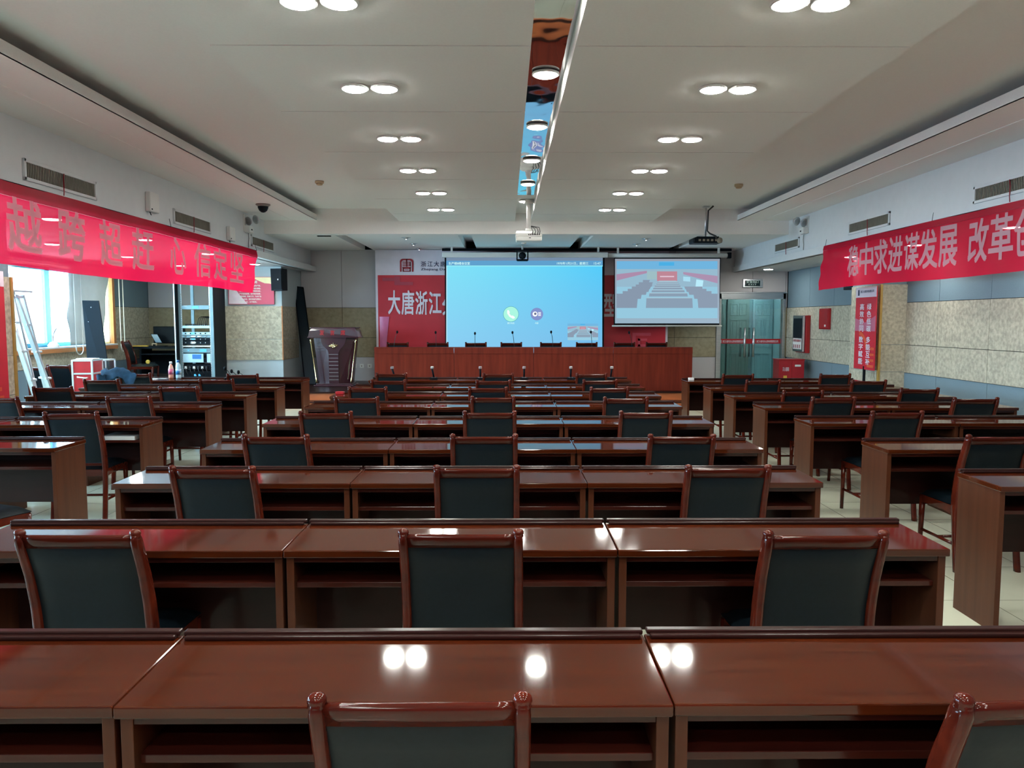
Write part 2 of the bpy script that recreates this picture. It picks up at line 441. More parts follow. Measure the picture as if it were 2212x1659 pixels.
# side bands and soffits
mb = MB(); mb.box(-4.30, -4.245, YF, YB, 2.64, 3.335); mb.box(-4.30, -4.13, YF, YB, 2.64, 2.75, bev=.004); mb.box(XL - .15, -4.24, YF, YB + .1, 2.65, 2.67)
struct('trim_4', mb, 'white', 'left bulkhead with ledge and lower aisle ceiling')
mb = MB(); mb.box(4.99, 5.05, YF, YB, 2.63, 3.335); mb.box(4.94, 5.05, YF, YB, 2.63, 2.745, bev=.004); mb.box(5.0, XR + .1, YF, YB + .1, 2.65, 2.67)
struct('trim_5', mb, 'white', 'right bulkhead with ledge and lower aisle ceiling')
# pillars
def pillar(x0, x1, y0, y1, top, corner, label, plate='fibre', split=True):
    mb = MB()
    mb.box(x0, x1, y0, y1, 0, 2.65, 1)
    e = .012; zs = [.02, .79, 1.21, top] if split else [.02, top]
    for z0, z1 in zip(zs, zs[1:]):
        mb.box(x0 - e, x1 + e, y0 - e, y1 + e, z0 + .003, z1 - .003, 0)
    cx, cy = corner
    mb.box(cx - .02, cx + .02, cy - .02, cy + .02, .0, top, 2, bev=.006)
    return struct('pillar', mb, [plate, 'grey', 'gold'], label)
pillar(5.79, XR, 12.08, 13.10, 2.14, (5.78, 12.08), 'fibre board pillar on the right wall with gold corner trim')
pillar(XL, -5.31, 7.55, 8.46, 2.05, (-5.30, 8.47), 'fibre board pillar on the left with red poster')
mb = MB()
mb.box(-5.76, -4.47, 15.72, YB, 0, 2.65, 1)
for z0, z1 in ((.79, 1.21), (1.21, 1.87)): mb.box(-5.75, -4.46, 15.70, YB - .3, z0 + .003, z1 - .003, 0)
mb.box(-4.475, -4.455, 15.69, 15.71, .79, 1.87, 2); mb.box(-5.775, -5.745, 15.68, 15.72, .79, 1.87, 2)
struct('pillar', mb, ['fibre', 'pale', 'sill'], 'wide pillar left of the stage holding poster and loudspeaker')
# stage platform
mb = MB(); mb.box(XL, 4.1, 14.56, YB, 0, .235, 0); mb.box(XL, 4.1, 14.52, YB, .235, .26, 1, bev=.004)
mb.box(-4.44, 4.1, 14.2, 14.56, 0, .085, 0); mb.box(-4.44, 4.1, 14.17, 14.56, .085, .1, 1, bev=.003)
struct('stage', mb, ['orange', 'dwood'], 'low wooden stage with orange laminate risers and dark top')

# ------------------------------------------------------------------ windows
for i, (a, b) in enumerate(WIN_Y):
    w = thing('window_%d' % (i + 1), 'tall window with glare-tinted aluminium frame in the left wall', 'window'); w['kind'] = 'structure'
    if 'category' in w: del w['category']
    z0, z1 = WIN_Z
    mb = MB(); x = XL - .14
    for (y0, y1, q0, q1) in ((a, b, z0, z0 + .07), (a, b, z1 - .06, z1), (a, a + .06, z0, z1), (b - .06, b, z0, z1)):
        mb.box(x - .03, x + .03, y0, y1, q0, q1, bev=.003)
    mull = [13.65, 14.9] if i == 3 else [a + (b - a) / 3, a + 2 * (b - a) / 3]
    for m in mull: mb.box(x - .03, x + .03, m - .07, m + .07, z0, z1, bev=.003)
    mb.build('window_frame', 'glareframe', w)
    mb = MB(); mb.box(x - .003, x + .003, a, b, z0, z1); mb.build('glass', 'glass', w)
    mb = MB(); mb.box(XL - .2, XL + .10, a - .05, b + .02, z0 - .03, z0, 1, bev=.004); mb.box(XL + .0, XL + .10, a - .05, b + .02, z0 - .10, z0 - .03, 0)
    mb.build('window_sill', ['sill', 'white'], w)
    mb = MB()
    for y0, y1 in ((a - .07, a), (b, b + .09)): mb.box(XL - .2, XL + .04, y0, y1, z0 - .1, z1 + .06, bev=.004)
    mb.box(XL - .2, XL + .04, a - .07, b + .09, z1, z1 + .07, bev=.004)
    mb.build('casing', 'sill', w)
# roller blind on the far window: pale cloth with a wavy edge, gold lining beyond
t = thing('roller_blind', 'pale grey blind pulled down over the far end of the last window', 'blind')
mb = MB()
def fb(u, v):
    z = WIN_Z[0] + .02 + v * (WIN_Z[1] - WIN_Z[0] + .05)
    y0 = 13.86 - .10 * math.exp(-((v - .36) / .13) ** 2); y1 = 15.38 - .33 * min(1, max(0, .95 - v) * 1.5) ** .8 * (1 + .12 * math.sin(v * 12))
    return (XL + .12 + .02 * math.sin(u * 9 + v * 2), y0 + (y1 - y0) * u, z)
mb.grid(fb, 30, 20); b_ = mb.build('cloth', 'blind', t)
sm = b_.modifiers.new('s', 'SOLIDIFY'); sm.thickness = .003
mb = MB(); mb.tube([(XL + .12, 12.3, 2.54), (XL + .12, 15.7, 2.54)], .03, 12); mb.build('roller_tube', 'plast', t)
def loop(y0, y1, x, zt, zb):
    pts = [(x, y0, zt), (x, y0, zb + .1)] + [(x, (y0 + y1) / 2 - (y1 - y0) / 2 * math.cos(a), zb + .1 - .1 * math.sin(a)) for a in [PI * k / 8 for k in range(1, 8)]] + [(x, y1, zb + .1), (x, y1, zt)]
    return pts
def fgold(u, v):
    z = WIN_Z[0] + .01 + v * (WIN_Z[1] - WIN_Z[0]); return (XL - .05 + .01 * math.sin(8 * u), 15.02 + u * .54, z)
mb = MB(); mb.grid(fgold, 8, 4); o = mb.build('curtain_lining', sheermat('gold_sheer', (.95, .68, .30), .1, .7), t)
tag(o, 'gold lining strip lit by daylight')
for (pa, pb_) in ((157, 172), (255, 263)):
    ya = at_x(pa, 600, XL + .16).y; yb = at_x(pb_, 600, XL + .16).y; zb = at_x(pb_, 766 if pa == 157 else 759, XL + .16).z
    mb = MB(); mb.tube(loop(ya, yb, XL + .17, 2.52, zb), .009, 8)
    tag(mb.build('blind_cord', 'plast'), 'looped white blind cord hanging %s' % ('in front of the window pane' if pa == 157 else 'past the orange window casing'), 'cord')

# ------------------------------------------------------------------ desks
def make_desk(label, w=1.2095, d=.385, h=.76, group='strip desks'):
    t = thing('desk', label, 'desk', group=group)
    hw = w / 2
    mb = MB(); mb.box(-hw, hw, 0, d, h - .028, h, bev=.004); mb.build('desktop', 'top', t)
    mb = MB(); mb.box(-hw + .012, hw - .012, d - .038, d - .012, h, h + .012, bev=.004)
    mb.box(-hw + .004, hw - .004, d - .022, d + .004, h + .006, h + .019, bev=.004); mb.build('rear_lip', 'dwood', t)
    for s in (-1, 1):
        mb = MB(); x = s * (hw - .020)
        mb.box(x - .014, x + .014, .018, d - .008, 0, h - .028, bev=.002)
        mb.build('side_panel', 'side', t)
    mb = MB(); mb.box(-hw + .033, hw - .033, d - .045, d - .028, .325, h - .028); mb.build('modesty_panel', 'dwood', t)
    mb = MB(); mb.box(-hw + .034, hw - .034, .045, d - .05, .608, .628, bev=.002); mb.build('shelf', 'wood', t)
    mb = MB(); mb.box(-hw + .034, hw - .034, .022, .04, h - .05, h - .0285, bev=.001); mb.build('apron', 'wood', t)
    return t
nd = [0]; DESKS = []
def desk(x, y, label, rz=0):
    if nd[0] == 0:
        t = make_desk(label); t.location = (x, y, 0); t.rotation_euler = (0, 0, rz); nd.append(t)
    else: t = dup(nd[1], (x, y, 0), rz, label)
    nd[0] += 1; DESKS.append((x, y))
    return t
ORD = ['first', 'second', 'third', 'fourth', 'fifth', 'sixth', 'seventh', 'eighth', 'ninth']
PW = 1.212
crow = [(-.848 - 1.212, 1.63), (-2.019, 2.772), (-2.008, 3.94), (-1.97, 4.986), (-1.958, 6.232), (-1.935, 7.464), (-1.93, 8.517), (-1.92, 9.572), (-1.90, 10.753)]
for i, (x0, y) in enumerate(crow):
    for k, nm in enumerate(('left', 'middle', 'right')):
        ex = ', empty top in full view' if i == 0 else ''
        yy = y + (-.004 if i == 0 and k == 1 else 0)
        desk(x0 + PW * (k + .5), yy, 'glossy cherry desk, %s one of the %s row from the camera, centre block' % (nm, ORD[i]), rz=0)
rrow = [(2.473, 3.834), (2.453, 4.957), (2.458, 6.24), (2.456, 7.357), (2.463, 8.41), (2.485, 9.441), (2.458, 10.547)]
for i, (x0, y) in enumerate(rrow):
    for k, nm in enumerate(('aisle', 'wall')):
        if i == 0 and k == 1: pass
        desk(x0 + PW * (k + .5), y, 'glossy cherry desk, %s-side one of the %s row from the camera, right block' % (nm, ORD[i]))
lrow = [(-2.937, 5.062), (-2.898, 6.208), (-2.84, 7.429), (-2.84, 8.538), (-2.812, 9.58), (-2.806, 10.808)]
for i, (x0, y) in enumerate(lrow):
    for k, nm in enumerate(('aisle', 'window')):
        desk(x0 - PW * (k + .5), y, 'glossy cherry desk, %s-side one of the %s row from the camera, left block' % (nm, ORD[i]))

# ------------------------------------------------------------------ chairs
def chair_parts(t):
    path = [(-.035, 0), (-.018, .12), (0, .26), (.012, .40), (.010, .48), (-.006, .60), (-.036, .72), (-.075, .82), (-.092, .875)]
    def yz(z):
        for (a, za), (b, zb) in zip(path, path[1:]):
            if z <= zb: f = (z - za) / (zb - za); return a + (b - a) * f
        return path[-1][0]
    def post(sx):
        mb = MB(); n = 12; rings = []
        P = path + [(-.094, .883)]
        zs = [i * .883 / 26 for i in range(27)]
        for z in zs:
            y = yz(z); x = sx * (.198 - .004 * (z / .88))
            wx = .0150 if z > .42 else .0155; dy = .022 if z < .3 else .022 + .012 * min(1, (z - .3) / .15) if z < .5 else .034 - .010 * (z - .5) / .38
            k = 1
            if z > .865: k = .93
            if z > .878: k = .62
            ring = []
            for j in range(n):
                a = 2 * PI * j / n; c, s = math.cos(a), math.sin(a)
                q = (abs(c) ** 5 + abs(s) ** 5) ** -.2
                ring.append(mb.bm.verts.new(Vector((x + wx * 1.05 * k * c * q, y + dy * k * s * q, z))))
            rings.append(ring)
        for a, b in zip(rings, rings[1:]):
            for j in range(n):
                f = mb.bm.faces.new((a[j], a[(j + 1) % n], b[(j + 1) % n], b[j])); f.smooth = True
        mb.bm.faces.new(rings[0][::-1]); mb.bm.faces.new(rings[-1])
        # carved round knob on top
        mb.lathe([(.0, -.016), (.014, -.014), (.0185, -.007), (.0165, -.003), (.0190, .002), (.0185, .008), (.0150, .014), (.008, .0175), (.0, .0185)], (x, yz(.87), .872), 14)
        return mb
    for sx in (-1, 1): post(sx).build('back_post', 'rail', t)
    # top rail (slightly bowed)
    mb = MB(); n = 10; prev = None
    prof = [(-.014, .824), (-.015, .858), (-.011, .867), (0, .871), (.011, .867), (.015, .858), (.014, .824)]
    for i in range(n + 1):
        u = -1 + 2 * i / n; x = u * .183; bow = -.003 * (1 - u * u)
        ring = [mb.bm.verts.new(Vector((x, yz(z) + dy_ + bow, z))) for dy_, z in prof]
        if prev:
            m_ = len(ring)
            for j in range(m_): f = mb.bm.faces.new((prev[j], ring[j], ring[(j + 1) % m_], prev[(j + 1) % m_])); f.smooth = j not in (5, 6)
        else: mb.bm.faces.new(ring)
        prev = ring
    mb.bm.faces.new(prev[::-1]); mb.build('top_rail', 'rail', t)
    # padded back
    mb = MB(); nu, nv = 10, 12
    def fr(sgn, bulge):
        def f(u, v):
            x = (u - .5) * .362; z = .475 + v * .349
            e = min(1, min(u, 1 - u) * 9) * min(1, min(v, 1 - v) * 11); e = math.sqrt(max(0, e))
            return (x, yz(z) + sgn * (.010 + bulge * e) - .002 * (1 - (2 * u - 1) ** 2), z)
        return f
    mb.grid(fr(-1, .010), nu, nv); mb.grid(fr(1, .018), nu, nv)
    mb.box(-.181, .181, yz(.475) - .012, yz(.475) + .012, .466, .476)
    for sx in (-1, 1):
        for k in range(12):
            z0 = .475 + k * .349 / 12; z1 = z0 + .349 / 12; x = sx * .181
            mb.poly([(x, yz(z0) - .010, z0), (x, yz(z0) + .010, z0), (x, yz(z1) + .010, z1), (x, yz(z1) - .010, z1)])
    mb.build('back_pad', 'leather', t)
    mb = MB(); mb.box(-.183, .183, -.004, .02, .445, .468, bev=.004); mb.build('lower_rail', 'rail', t)
    # seat
    def fs(u, v):
        x = (u - .5) * (.385 + .03 * v); y = .018 + v * .385
        e = math.sqrt(max(0, min(1, min(u, 1 - u) * 8) * min(1, min(v, 1 - v) * 8)))
        return (x, y, .415 + .038 * e)
    mb = MB(); mb.grid(fs, 12, 12); mb.grid(lambda u, v: ((u - .5) * (.385 + .03 * v), .018 + v * .385, .412), 1, 1); mb.build('seat', 'leather', t)
    mb = MB()
    for sx in (-1, 1):
        # shaped side apron
        pts = []
        for k in range(13):
            u = k / 12; pts.append((sx * .200 + sx * .004 * u, .02 + u * .375, .352 + .030 * math.sin(u * PI) - .018 * (1 - abs(2 * u - 1))))
        lowp = pts; topp = [(p[0], p[1], .412) for p in pts][::-1]
        mb.prism(lowp + topp, (-sx * .024, 0, 0))
    mb.box(-.20, .20, .375, .397, .36, .412, bev=.003); mb.box(-.185, .185, .0, .02, .36, .412, bev=.003)
    mb.build('seat_frame', 'rail', t)
    for sx in (-1, 1):
        mb = MB(); mb.tube([(sx * .190, .385, .40), (sx * .194, .382, .25), (sx * .192, .395, .0)], [.021, .018, .015], 8); mb.build('front_leg', 'rail', t)
        mb = MB(); mb.tube([(sx * .195, -.008, .17), (sx * .193, .386, .17)], .0105, 8); mb.build('side_stretcher', 'rail', t)
    mb = MB(); mb.tube([(-.193, .19, .17), (.193, .19, .17)], .010, 8); mb.build('cross_stretcher', 'rail', t)
proto = [None]
KY = .9861
def chair(x, ytop, label, rz=0, group='meeting chairs', z=0, scale=None, raw=False):
    """x, ytop: where the tops of the back posts stand"""
    y = ytop if raw else ytop * KY
    if not raw:
        for dx_, dy_ in DESKS:
            if abs(x - dx_) < .61 and -.35 < dy_ - y < .5: y = min(y, dy_ - .182)
    c, s = math.cos(rz), math.sin(rz)
    ox, oy = x + s * (-.09), y + c * .09
    if proto[0] is None:
        t = thing('meeting_chair', label, 'chair', (ox, oy, z), rz, group); chair_parts(t); proto[0] = t
        return t
    return dup(proto[0], (ox, oy, z), rz, label, group, scale)
cl = 'cherry chair, dark leather back, '
chair(-.163, 1.445, cl + 'bottom middle of the photo at the first centre row')
chair(1.055, 1.45, cl + 'cut off at the bottom right corner', rz=math.radians(5))
NM = ('left', 'middle', 'right')
cc = {1: [(-1.44, 2.636), (-.153, 2.643), (1.072, 2.60)], 2: [(-1.42, 3.80), (-.143, 3.845), (1.083, 3.825)], 3: [(-1.425, 4.90), (-.137, 4.872), (1.089, 4.86)],
      4: [(-1.398, 6.12), (-.128, 6.144), (1.091, 6.135)], 5: [(-1.382, 7.309), (-.121, 7.344), (1.102, 7.246)], 6: [(-1.469, 8.40), (-.19, 8.37), (1.095, 8.352)],
      7: [(-1.398, 9.40), (-.149, 9.36), (1.12, 9.40)], 8: [(-1.535, 10.62), (-.103, 10.56), (1.14, 10.54)]}
for r_, lst in cc.items():
    for k, (x, y) in enumerate(lst):
        chair(x, y, cl + '%s of the three at the %s row, centre block' % (NM[k], ORD[r_]), rz=math.radians(random.uniform(-1.2, 1.2)))
for (x, y, lb, rz) in [(3.34, 3.84, 'behind the first right-block desk, mostly cut off by the frame', 0), (3.045, 4.83, 'at the second row of the right block', 2), (3.045, 6.11, 'alone at the third row of the right block', 1),
                   (3.018, 7.25, 'aisle side at the fourth row of the right block', 1), (4.30, 7.19, 'wall side at the fourth row of the right block', -1),
                   (2.992, 7.93, 'aisle side at the fifth row of the right block', 0), (4.32, 8.22, 'wall side at the fifth row of the right block', 1),
                   (3.047, 9.34, 'aisle side at the sixth row of the right block', 0), (4.30, 9.33, 'wall side at the sixth row of the right block', -1),
                   (3.055, 10.39, 'aisle side at the last row of the right block', 0), (4.36, 10.44, 'wall side at the last row of the right block', 1)]:
    chair(x, y, cl + lb, rz=math.radians(rz))
for (x, y, lb, rz) in [(-3.30, 4.45, 'low in the left edge behind the first left-block desk', -22), (-3.36, 6.18, 'alone at the second row of the left block', 3), (-3.50, 7.38, 'aisle side at the third row of the left block', 2),
                   (-4.72, 7.36, 'beside the left pillar, third left-block row', -2),
                   (-3.50, 8.49, 'aisle side at the fourth row of the left block', 2), (-4.84, 8.58, 'window side at the fourth row of the left block', 3),
                   (-3.48, 9.55, 'aisle side at the fifth row of the left block', 1), (-4.86, 9.60, 'window side at the fifth row of the left block', 2),
                   (-3.47, 10.45, 'aisle side at the last row of the left block', 1), (-4.96, 10.62, 'window side at the last row, with a jacket over it', 4)]:
    chair(x, y, cl + lb, rz=math.radians(rz))
for (x, y, lb, rz) in [(-7.10, 12.45, 'behind the ladder, next to the red case', -8), (-7.15, 11.95, 'half hidden behind the ladder under the window', -8)]:
    chair(x, y, cl + lb, rz=math.radians(rz), raw=True)
chair(-7.40, 15.3, cl + 'turned sideways near the black computer desk', rz=math.radians(-80), raw=True, z=.26, scale=(1.05, 1.12, 1.05))
for k, (px, _) in enumerate([(859, 0), (945.5, 0), (1028, 0), (1104.5, 0), (1190, 0), (1267.5, 0), (1349, 0), (1418.5, 0)]):
    p = at_y(px, 739, 15.2)
    chair(p.x, 15.2, cl + 'behind the long rostrum, %s from its left end' % ORD[k], group='chairs behind the rostrum', z=.26, raw=True, scale=(1, 1, 1.02))

# ------------------------------------------------------------------ rostrum: four long tables side by side
for k in range(4):
    x0 = -2.47 + k * 1.497; x1 = x0 + 1.49
    t = thing('rostrum_table', 'tall red-brown rostrum table, %s of four from the left' % ORD[k], 'table', ((x0 + x1) / 2, 14.7, .26), group='rostrum tables')
    hw = (x1 - x0) / 2
    mb = MB(); mb.box(-hw, hw, 0, .03, 0, .76, bev=.002); mb.box(-hw, hw, -.012, 0.0, .70, .80, bev=.002); mb.build('front_panel', 'rost', t)
    mb = MB(); mb.box(-hw, hw, -.012, .16, .80, .823, bev=.004); mb.build('ledge', 'rost', t)
    mb = MB(); mb.box(-hw + .03, hw - .03, .03, .48, .70, .73, bev=.003); mb.build('tabletop', 'top', t)
    for s in (-1, 1):
        mb = MB(); mb.box(s * (hw - .02) - .015, s * (hw - .02) + .015, .03, .46, 0, .70); mb.build('side_panel', 'rost', t)

# ------------------------------------------------------------------ microphones
def gooseneck(x, y, z, dx, h, label, group):
    t = thing('gooseneck_microphone', label, 'microphone', (x, y, z), 0, group)
    mb = MB(); mb.box(-.075, .075, -.05, .06, 0, .028, bev=.008); mb.box(-.055, .055, -.02, .05, .028, .04, bev=.006); mb.build('base', 'plast' if group.startswith('rost') else 'dark', t)
    mb = MB(); mb.tube([(0, .02, .03), (dx * .15, .02, h * .4), (dx * .5, .01, h * .75), (dx, 0, h)], .005, 8); mb.build('gooseneck', 'rubber', t)
    mb = MB(); mb.lathe([(0, -.03), (.012, -.028), (.019, -.012), (.02, .008), (.013, .022), (0, .027)], (dx, 0, h), 12); mb.build('foam_head', 'dark', t)
for k, (px, py) in enumerate([(858, 717), (941, 718), (1026, 720), (1107, 718), (1190.5, 717), (1276.5, 717), (1359, 718)]):
    base = (846 + 0, 938, 1022, 1107, 1191, 1275, 1362.5)[k]
    p = at_y(px, py, 14.98); b = at_y(base + 4, 745, 14.98)
    gooseneck(b.x, 14.98, .99, p.x - b.x, p.z - .99, 'gooseneck microphone on the rostrum, %s from its left end' % ORD[k], 'rostrum microphones')
def stubmic(x, y, tilt, lab, group='conference microphones on the front row'):
    t = thing('conference_microphone', lab, 'microphone', (x, y, .76), 0, group)
    mb = MB(); mb.prism([(-.055, -.05, 0), (.055, -.05, 0), (.045, .06, 0), (-.045, .06, 0)], (0, 0, .03)); mb.box(-.03, .03, -.045, -.03, .03, .034, 1); mb.build('base', ['dark', 'steel'], t)
    mb = MB(); mb.tube([(0, 0, .03), (tilt * .5, -.01, .09), (tilt, -.03, .15)], [.012, .013, .014], 8); mb.build('stem', 'dark', t)
    mb = MB(); mb.box(tilt - .022, tilt + .022, -.05, -.015, .15, .185, bev=.006); mb.build('head', 'steel', t)
for k, (px, py, ti) in enumerate([(854, 800, -.03), (938, 818, -.02), (1038, 818, .0), (1132, 818, .0), (1232, 818, .0), (1318, 818, .01)]):
    p = at_y(px, 824, 11.0)
    stubmic(p.x, 10.95, ti, 'dark conference microphone, %s from the left on the far centre desks' % ORD[k])
for k, (px, py, dx) in enumerate([(489, 800, -.07), (503, 806, -.04), (518, 808, -.02)]):
    p = at_y(px + 8, 812, 11.0)
    q = at_y(px - 4, py - 4, 11.0)
    gooseneck(p.x, 11.02, .76, q.x - p.x, max(.05, q.z - .76), 'dark gooseneck microphone, %s of three on the left desk before the bright pillar' % ORD[k], 'microphones on the left desk')

# ------------------------------------------------------------------ lamps
def make_lamp(m='lamp'):
    t = thing('ceiling_lamp', '', 'lamp')
    mb = MB(); mb.lathe([(.098, 0), (.104, -.006), (.104, -.018), (.096, -.022), (.09, -.020)], n=32); mb.build('rim', 'plast', t)
    mb = MB(); mb.lathe([(.0895, -.006), (.0895, -.021), (.080, -.027), (.0, -.030)], n=32); mb.build('diffuser', m, t)
    return t
lp = [None]
def lamp(x, y, z, label, group):
    if lp[0] is None:
        t = make_lamp(); t.location = (x, y, z); t['label'] = label; t['group'] = group; lp[0] = t; return t
    return dup(lp[0], (x, y, z), 0, label, group)
LY = [12.37, 10.78, 9.18, 7.60, 5.985, 4.40, 2.80, 1.20, -.40, -1.98]
for i, y in enumerate(LY):
    for nm, x in (('outer', -1.125), ('inner', -.90)):
        lamp(x, y, 3.32, 'round ceiling lamp, %s of the %s pair from the stage, left ceiling panel' % (nm, ORD[i] if i < 9 else 'tenth'), 'paired lamps in the left ceiling panel')
    for nm, x in (('inner', 1.545), ('outer', 1.77)):
        lamp(x, y, 3.32, 'round ceiling lamp, %s of the %s pair from the stage, right ceiling panel' % (nm, ORD[i] if i < 9 else 'tenth'), 'paired lamps in the right ceiling panel')
for i, y in enumerate([11.61 + .78, 10.83, 9.25, 7.66, 6.06, 4.46, 2.86, 1.26, -.34]):
    lamp(.30, y, 3.448 if y < 11.85 else 3.45, 'round lamp in the mirrored ceiling slot, %s from the stage' % ORD[i], 'lamps in the ceiling slot')
for i, (x, y) in enumerate([(-4.70, 14.81), (-6.25, 15.2), (-4.70, 12.5), (-6.25, 13.1), (-4.70, 10.34), (-6.25, 10.95), (-4.70, 8.25)]):
    lamp(x, y, 2.65, 'round lamp in the left aisle ceiling, %s from the stage' % ORD[i], 'lamps over the left aisle')
for i, (x, y) in enumerate([(5.40, 16.2), (5.70, 13.03), (5.70, 10.99), (5.70, 8.9), (5.70, 6.8), (5.7, 4.7)]):
    lamp(x, y, 2.65, 'round lamp in the right aisle ceiling, %s from the door' % ORD[i], 'lamps over the right aisle')
sp0 = None
for i, (x, y) in enumerate([(-1.83, 14.53), (-1.83, 15.66), (-1.83, 16.7), (2.60, 14.66), (2.60, 15.72), (2.60, 16.7)]):
    lb = 'small chrome eyeball spot in the stage ceiling, %s on the %s side' % (ORD[i % 3], 'left' if i < 3 else 'right')
    if sp0 is None:
        t = thing('ceiling_spot', lb, 'spotlight', (x, y, 3.10), 0, 'stage ceiling spots'); sp0 = t
        mb = MB(); mb.lathe([(.085, 0), (.085, -.006), (.055, -.010), (.05, -.002)], n=20); mb.build('ring', 'steel', t)
        mb = MB(); mb.lathe([(.048, .0), (.044, -.02), (.03, -.032), (.0, -.034)], n=16); mb.build('eyeball', 'steel', t)
        mb = MB(); mb.lathe([(.016, -.030), (.012, -.039), (0, -.040)], n=12); mb.build('bulb', 'spot', t)
    else: dup(sp0, (x, y, 3.10), 0, lb)
tag(MB().box(-3.38, -3.14, 14.2, 14.26, 3.085, 3.10).build('slot_strip', 'dark'), 'slim dark strip standing for a thin shaded slot in the stage ceiling', 'recess')  # dark strip laid on the ceiling for the shade in a thin slot

# ------------------------------------------------------------------ vents
def vent(face, x, y0, y1, z0, z1, label, ribbon):
    t = thing('air_vent', label, 'vent', group='air vents in the side bulkheads')
    s = face
    mb = MB(); fr = .03
    X = lambda a, b: (min(x + s * a, x + s * b), max(x + s * a, x + s * b))
    for (a, b, c, d) in ((y0, y1, z0, z0 + fr), (y0, y1, z1 - fr, z1), (y0, y0 + fr, z0, z1), (y1 - fr, y1, z0, z1)):
        mb.box(*X(0, .022), a, b, c, d, bev=.004)
    mb.build('vent_frame', 'white', t)
    mb = MB(); mb.box(*X(0, .002), y0 + fr, y1 - fr, z0 + fr, z1 - fr); mb.build('backing', 'dark', t)
    mb = MB(); n = 46
    for k in range(n):
        yy = y0 + fr + (k + .5) * (y1 - y0 - 2 * fr) / n
        mb.box(*X(.002, .014), yy - .0065, yy + .0065, z0 + fr, z1 - fr)
    mb.build('louvre', 'vent', t)
    if ribbon:
        mb = MB(); ym = (y0 + y1) / 2; xs = x + s * .026
        mb.tube([(xs, ym, z1 - .03), (xs + s * .01, ym - .03, z1 - .09), (xs, ym - .01, z0 - .01), (xs, ym - .02, z0 - .07)], .005, 6)
        mb.build('tie_cord', 'redprint', t)
for k, (a, b) in enumerate([(7.03, 8.25), (10.14, 11.39), (13.2, 14.45)]):
    vent(1, -4.245, a, b, 2.82, 3.01, 'grey louvred air vent on the left bulkhead, %s from the near edge of the photo' % ORD[k], True)
for k, (a, b) in enumerate([(7.2, 8.42), (10.25, 11.47), (13.4, 14.6)]):
    vent(-1, 4.99, a, b, 2.82, 3.0, 'grey louvred air vent on the right bulkhead, %s from the near edge of the photo' % ORD[k], True)

# ------------------------------------------------------------------ red slogan banners
def banner(x, s, ya, yb, z0, z1, glyphs, gz0, gz1, label, zoff):
    """s: direction to the room; cloth from ya (far) to yb (near)"""
    def warp(p):
        y, z = p.y, p.z; L = (z1 - z) / (z1 - z0)
        f = .010 * math.sin(y * 4.1 + z * 3) + .008 * math.sin(y * 9.3 - z * 5 + 1) * L
        e = math.exp(-abs(ya - y) / .5)
        f += .012 * e * math.sin((ya - y) * 14 + z * 22)
        return Vector((p.x + s * f, p.y, p.z + .012 * math.sin(y * 1.3) * (0 if L < .01 else L)))
    t = thing('slogan_banner', label, 'banner')
    hem = .12 if s > 0 else .07
    mb = MB()
    mb.grid(lambda u, v: warp(Vector((x, ya + (yb - ya) * u - zoff * (1 - v) * max(0, 1 - u * 12), z0 + (z1 - hem - z0) * v))), 150, 14)
    mb.build('cloth', 'sheer', t, recalc=False)
    mb = MB()
    mb.grid(lambda u, v: warp(Vector((x + s * .006, ya + (yb - ya) * u, z1 - hem + hem * v))), 120, 3)
    mb.build('hem', 'sheerhem', t, recalc=False)
    bm = bmesh.new()
    for ch, ycen, wd in glyphs:
        if s > 0: o = (x, ycen - wd / 2, gz0); U = (0, 1, 0)     # left wall: reading towards +y
        else: o = (x, ycen + wd / 2, gz0); U = (0, -1, 0)
        text_bm(bm, ch, o, U, (0, 0, 1), wd, gz1 - gz0, bold=.032, warp=lambda p: warp(p) + Vector((s * .007, 0, 0)), sub=.12)
    me = bpy.data.meshes.new('lettering'); bm.to_mesh(me); bm.free(); me.materials.append(M['sheertext'])
    o = bpy.data.objects.new('lettering', me); COL.objects.link(o); o.parent = t
    mb = MB(); mb.tube([(x, yb, z1), (x, ya, z1)], .004, 6)
    for yy in (ya - .02, (ya * .7 + yb * .3), (ya * .4 + yb * .6)): mb.tube([(x, yy, z1), (x - s * .03, yy + .03, z1 + .1)], .003, 5)
    mb.build('hanging_cord', 'dark', t)
    return t
Lg = [('越', 6.78, .5), ('跨', 7.50, .44), ('超', 8.23, .48), ('赶', 8.95, .5), ('心', 9.90, .48), ('信', 10.69, .52), ('定', 11.36, .55), ('坚', 12.05, .54)]
banner(-4.10, 1, 13.05, 2.0, 2.035, 2.73, Lg, 2.165, 2.605, 'pink-red sheer slogan banner hung along the left bulkhead', .30)
Rg = [(c, 4.9 * 1690 / (p - 1093) - .02, .355) for c, p in (('稳', 1839), ('中', 1867), ('求', 1896), ('进', 1927.5), ('谋', 1963.5), ('发', 1999), ('展', 2039), ('改', 2105), ('革', 2155), ('创', 2210))]
banner(4.90, -1, 12.12, 2.0, 2.06, 2.725, Rg, 2.20, 2.63, 'red slogan banner hung along the right bulkhead', -.22)

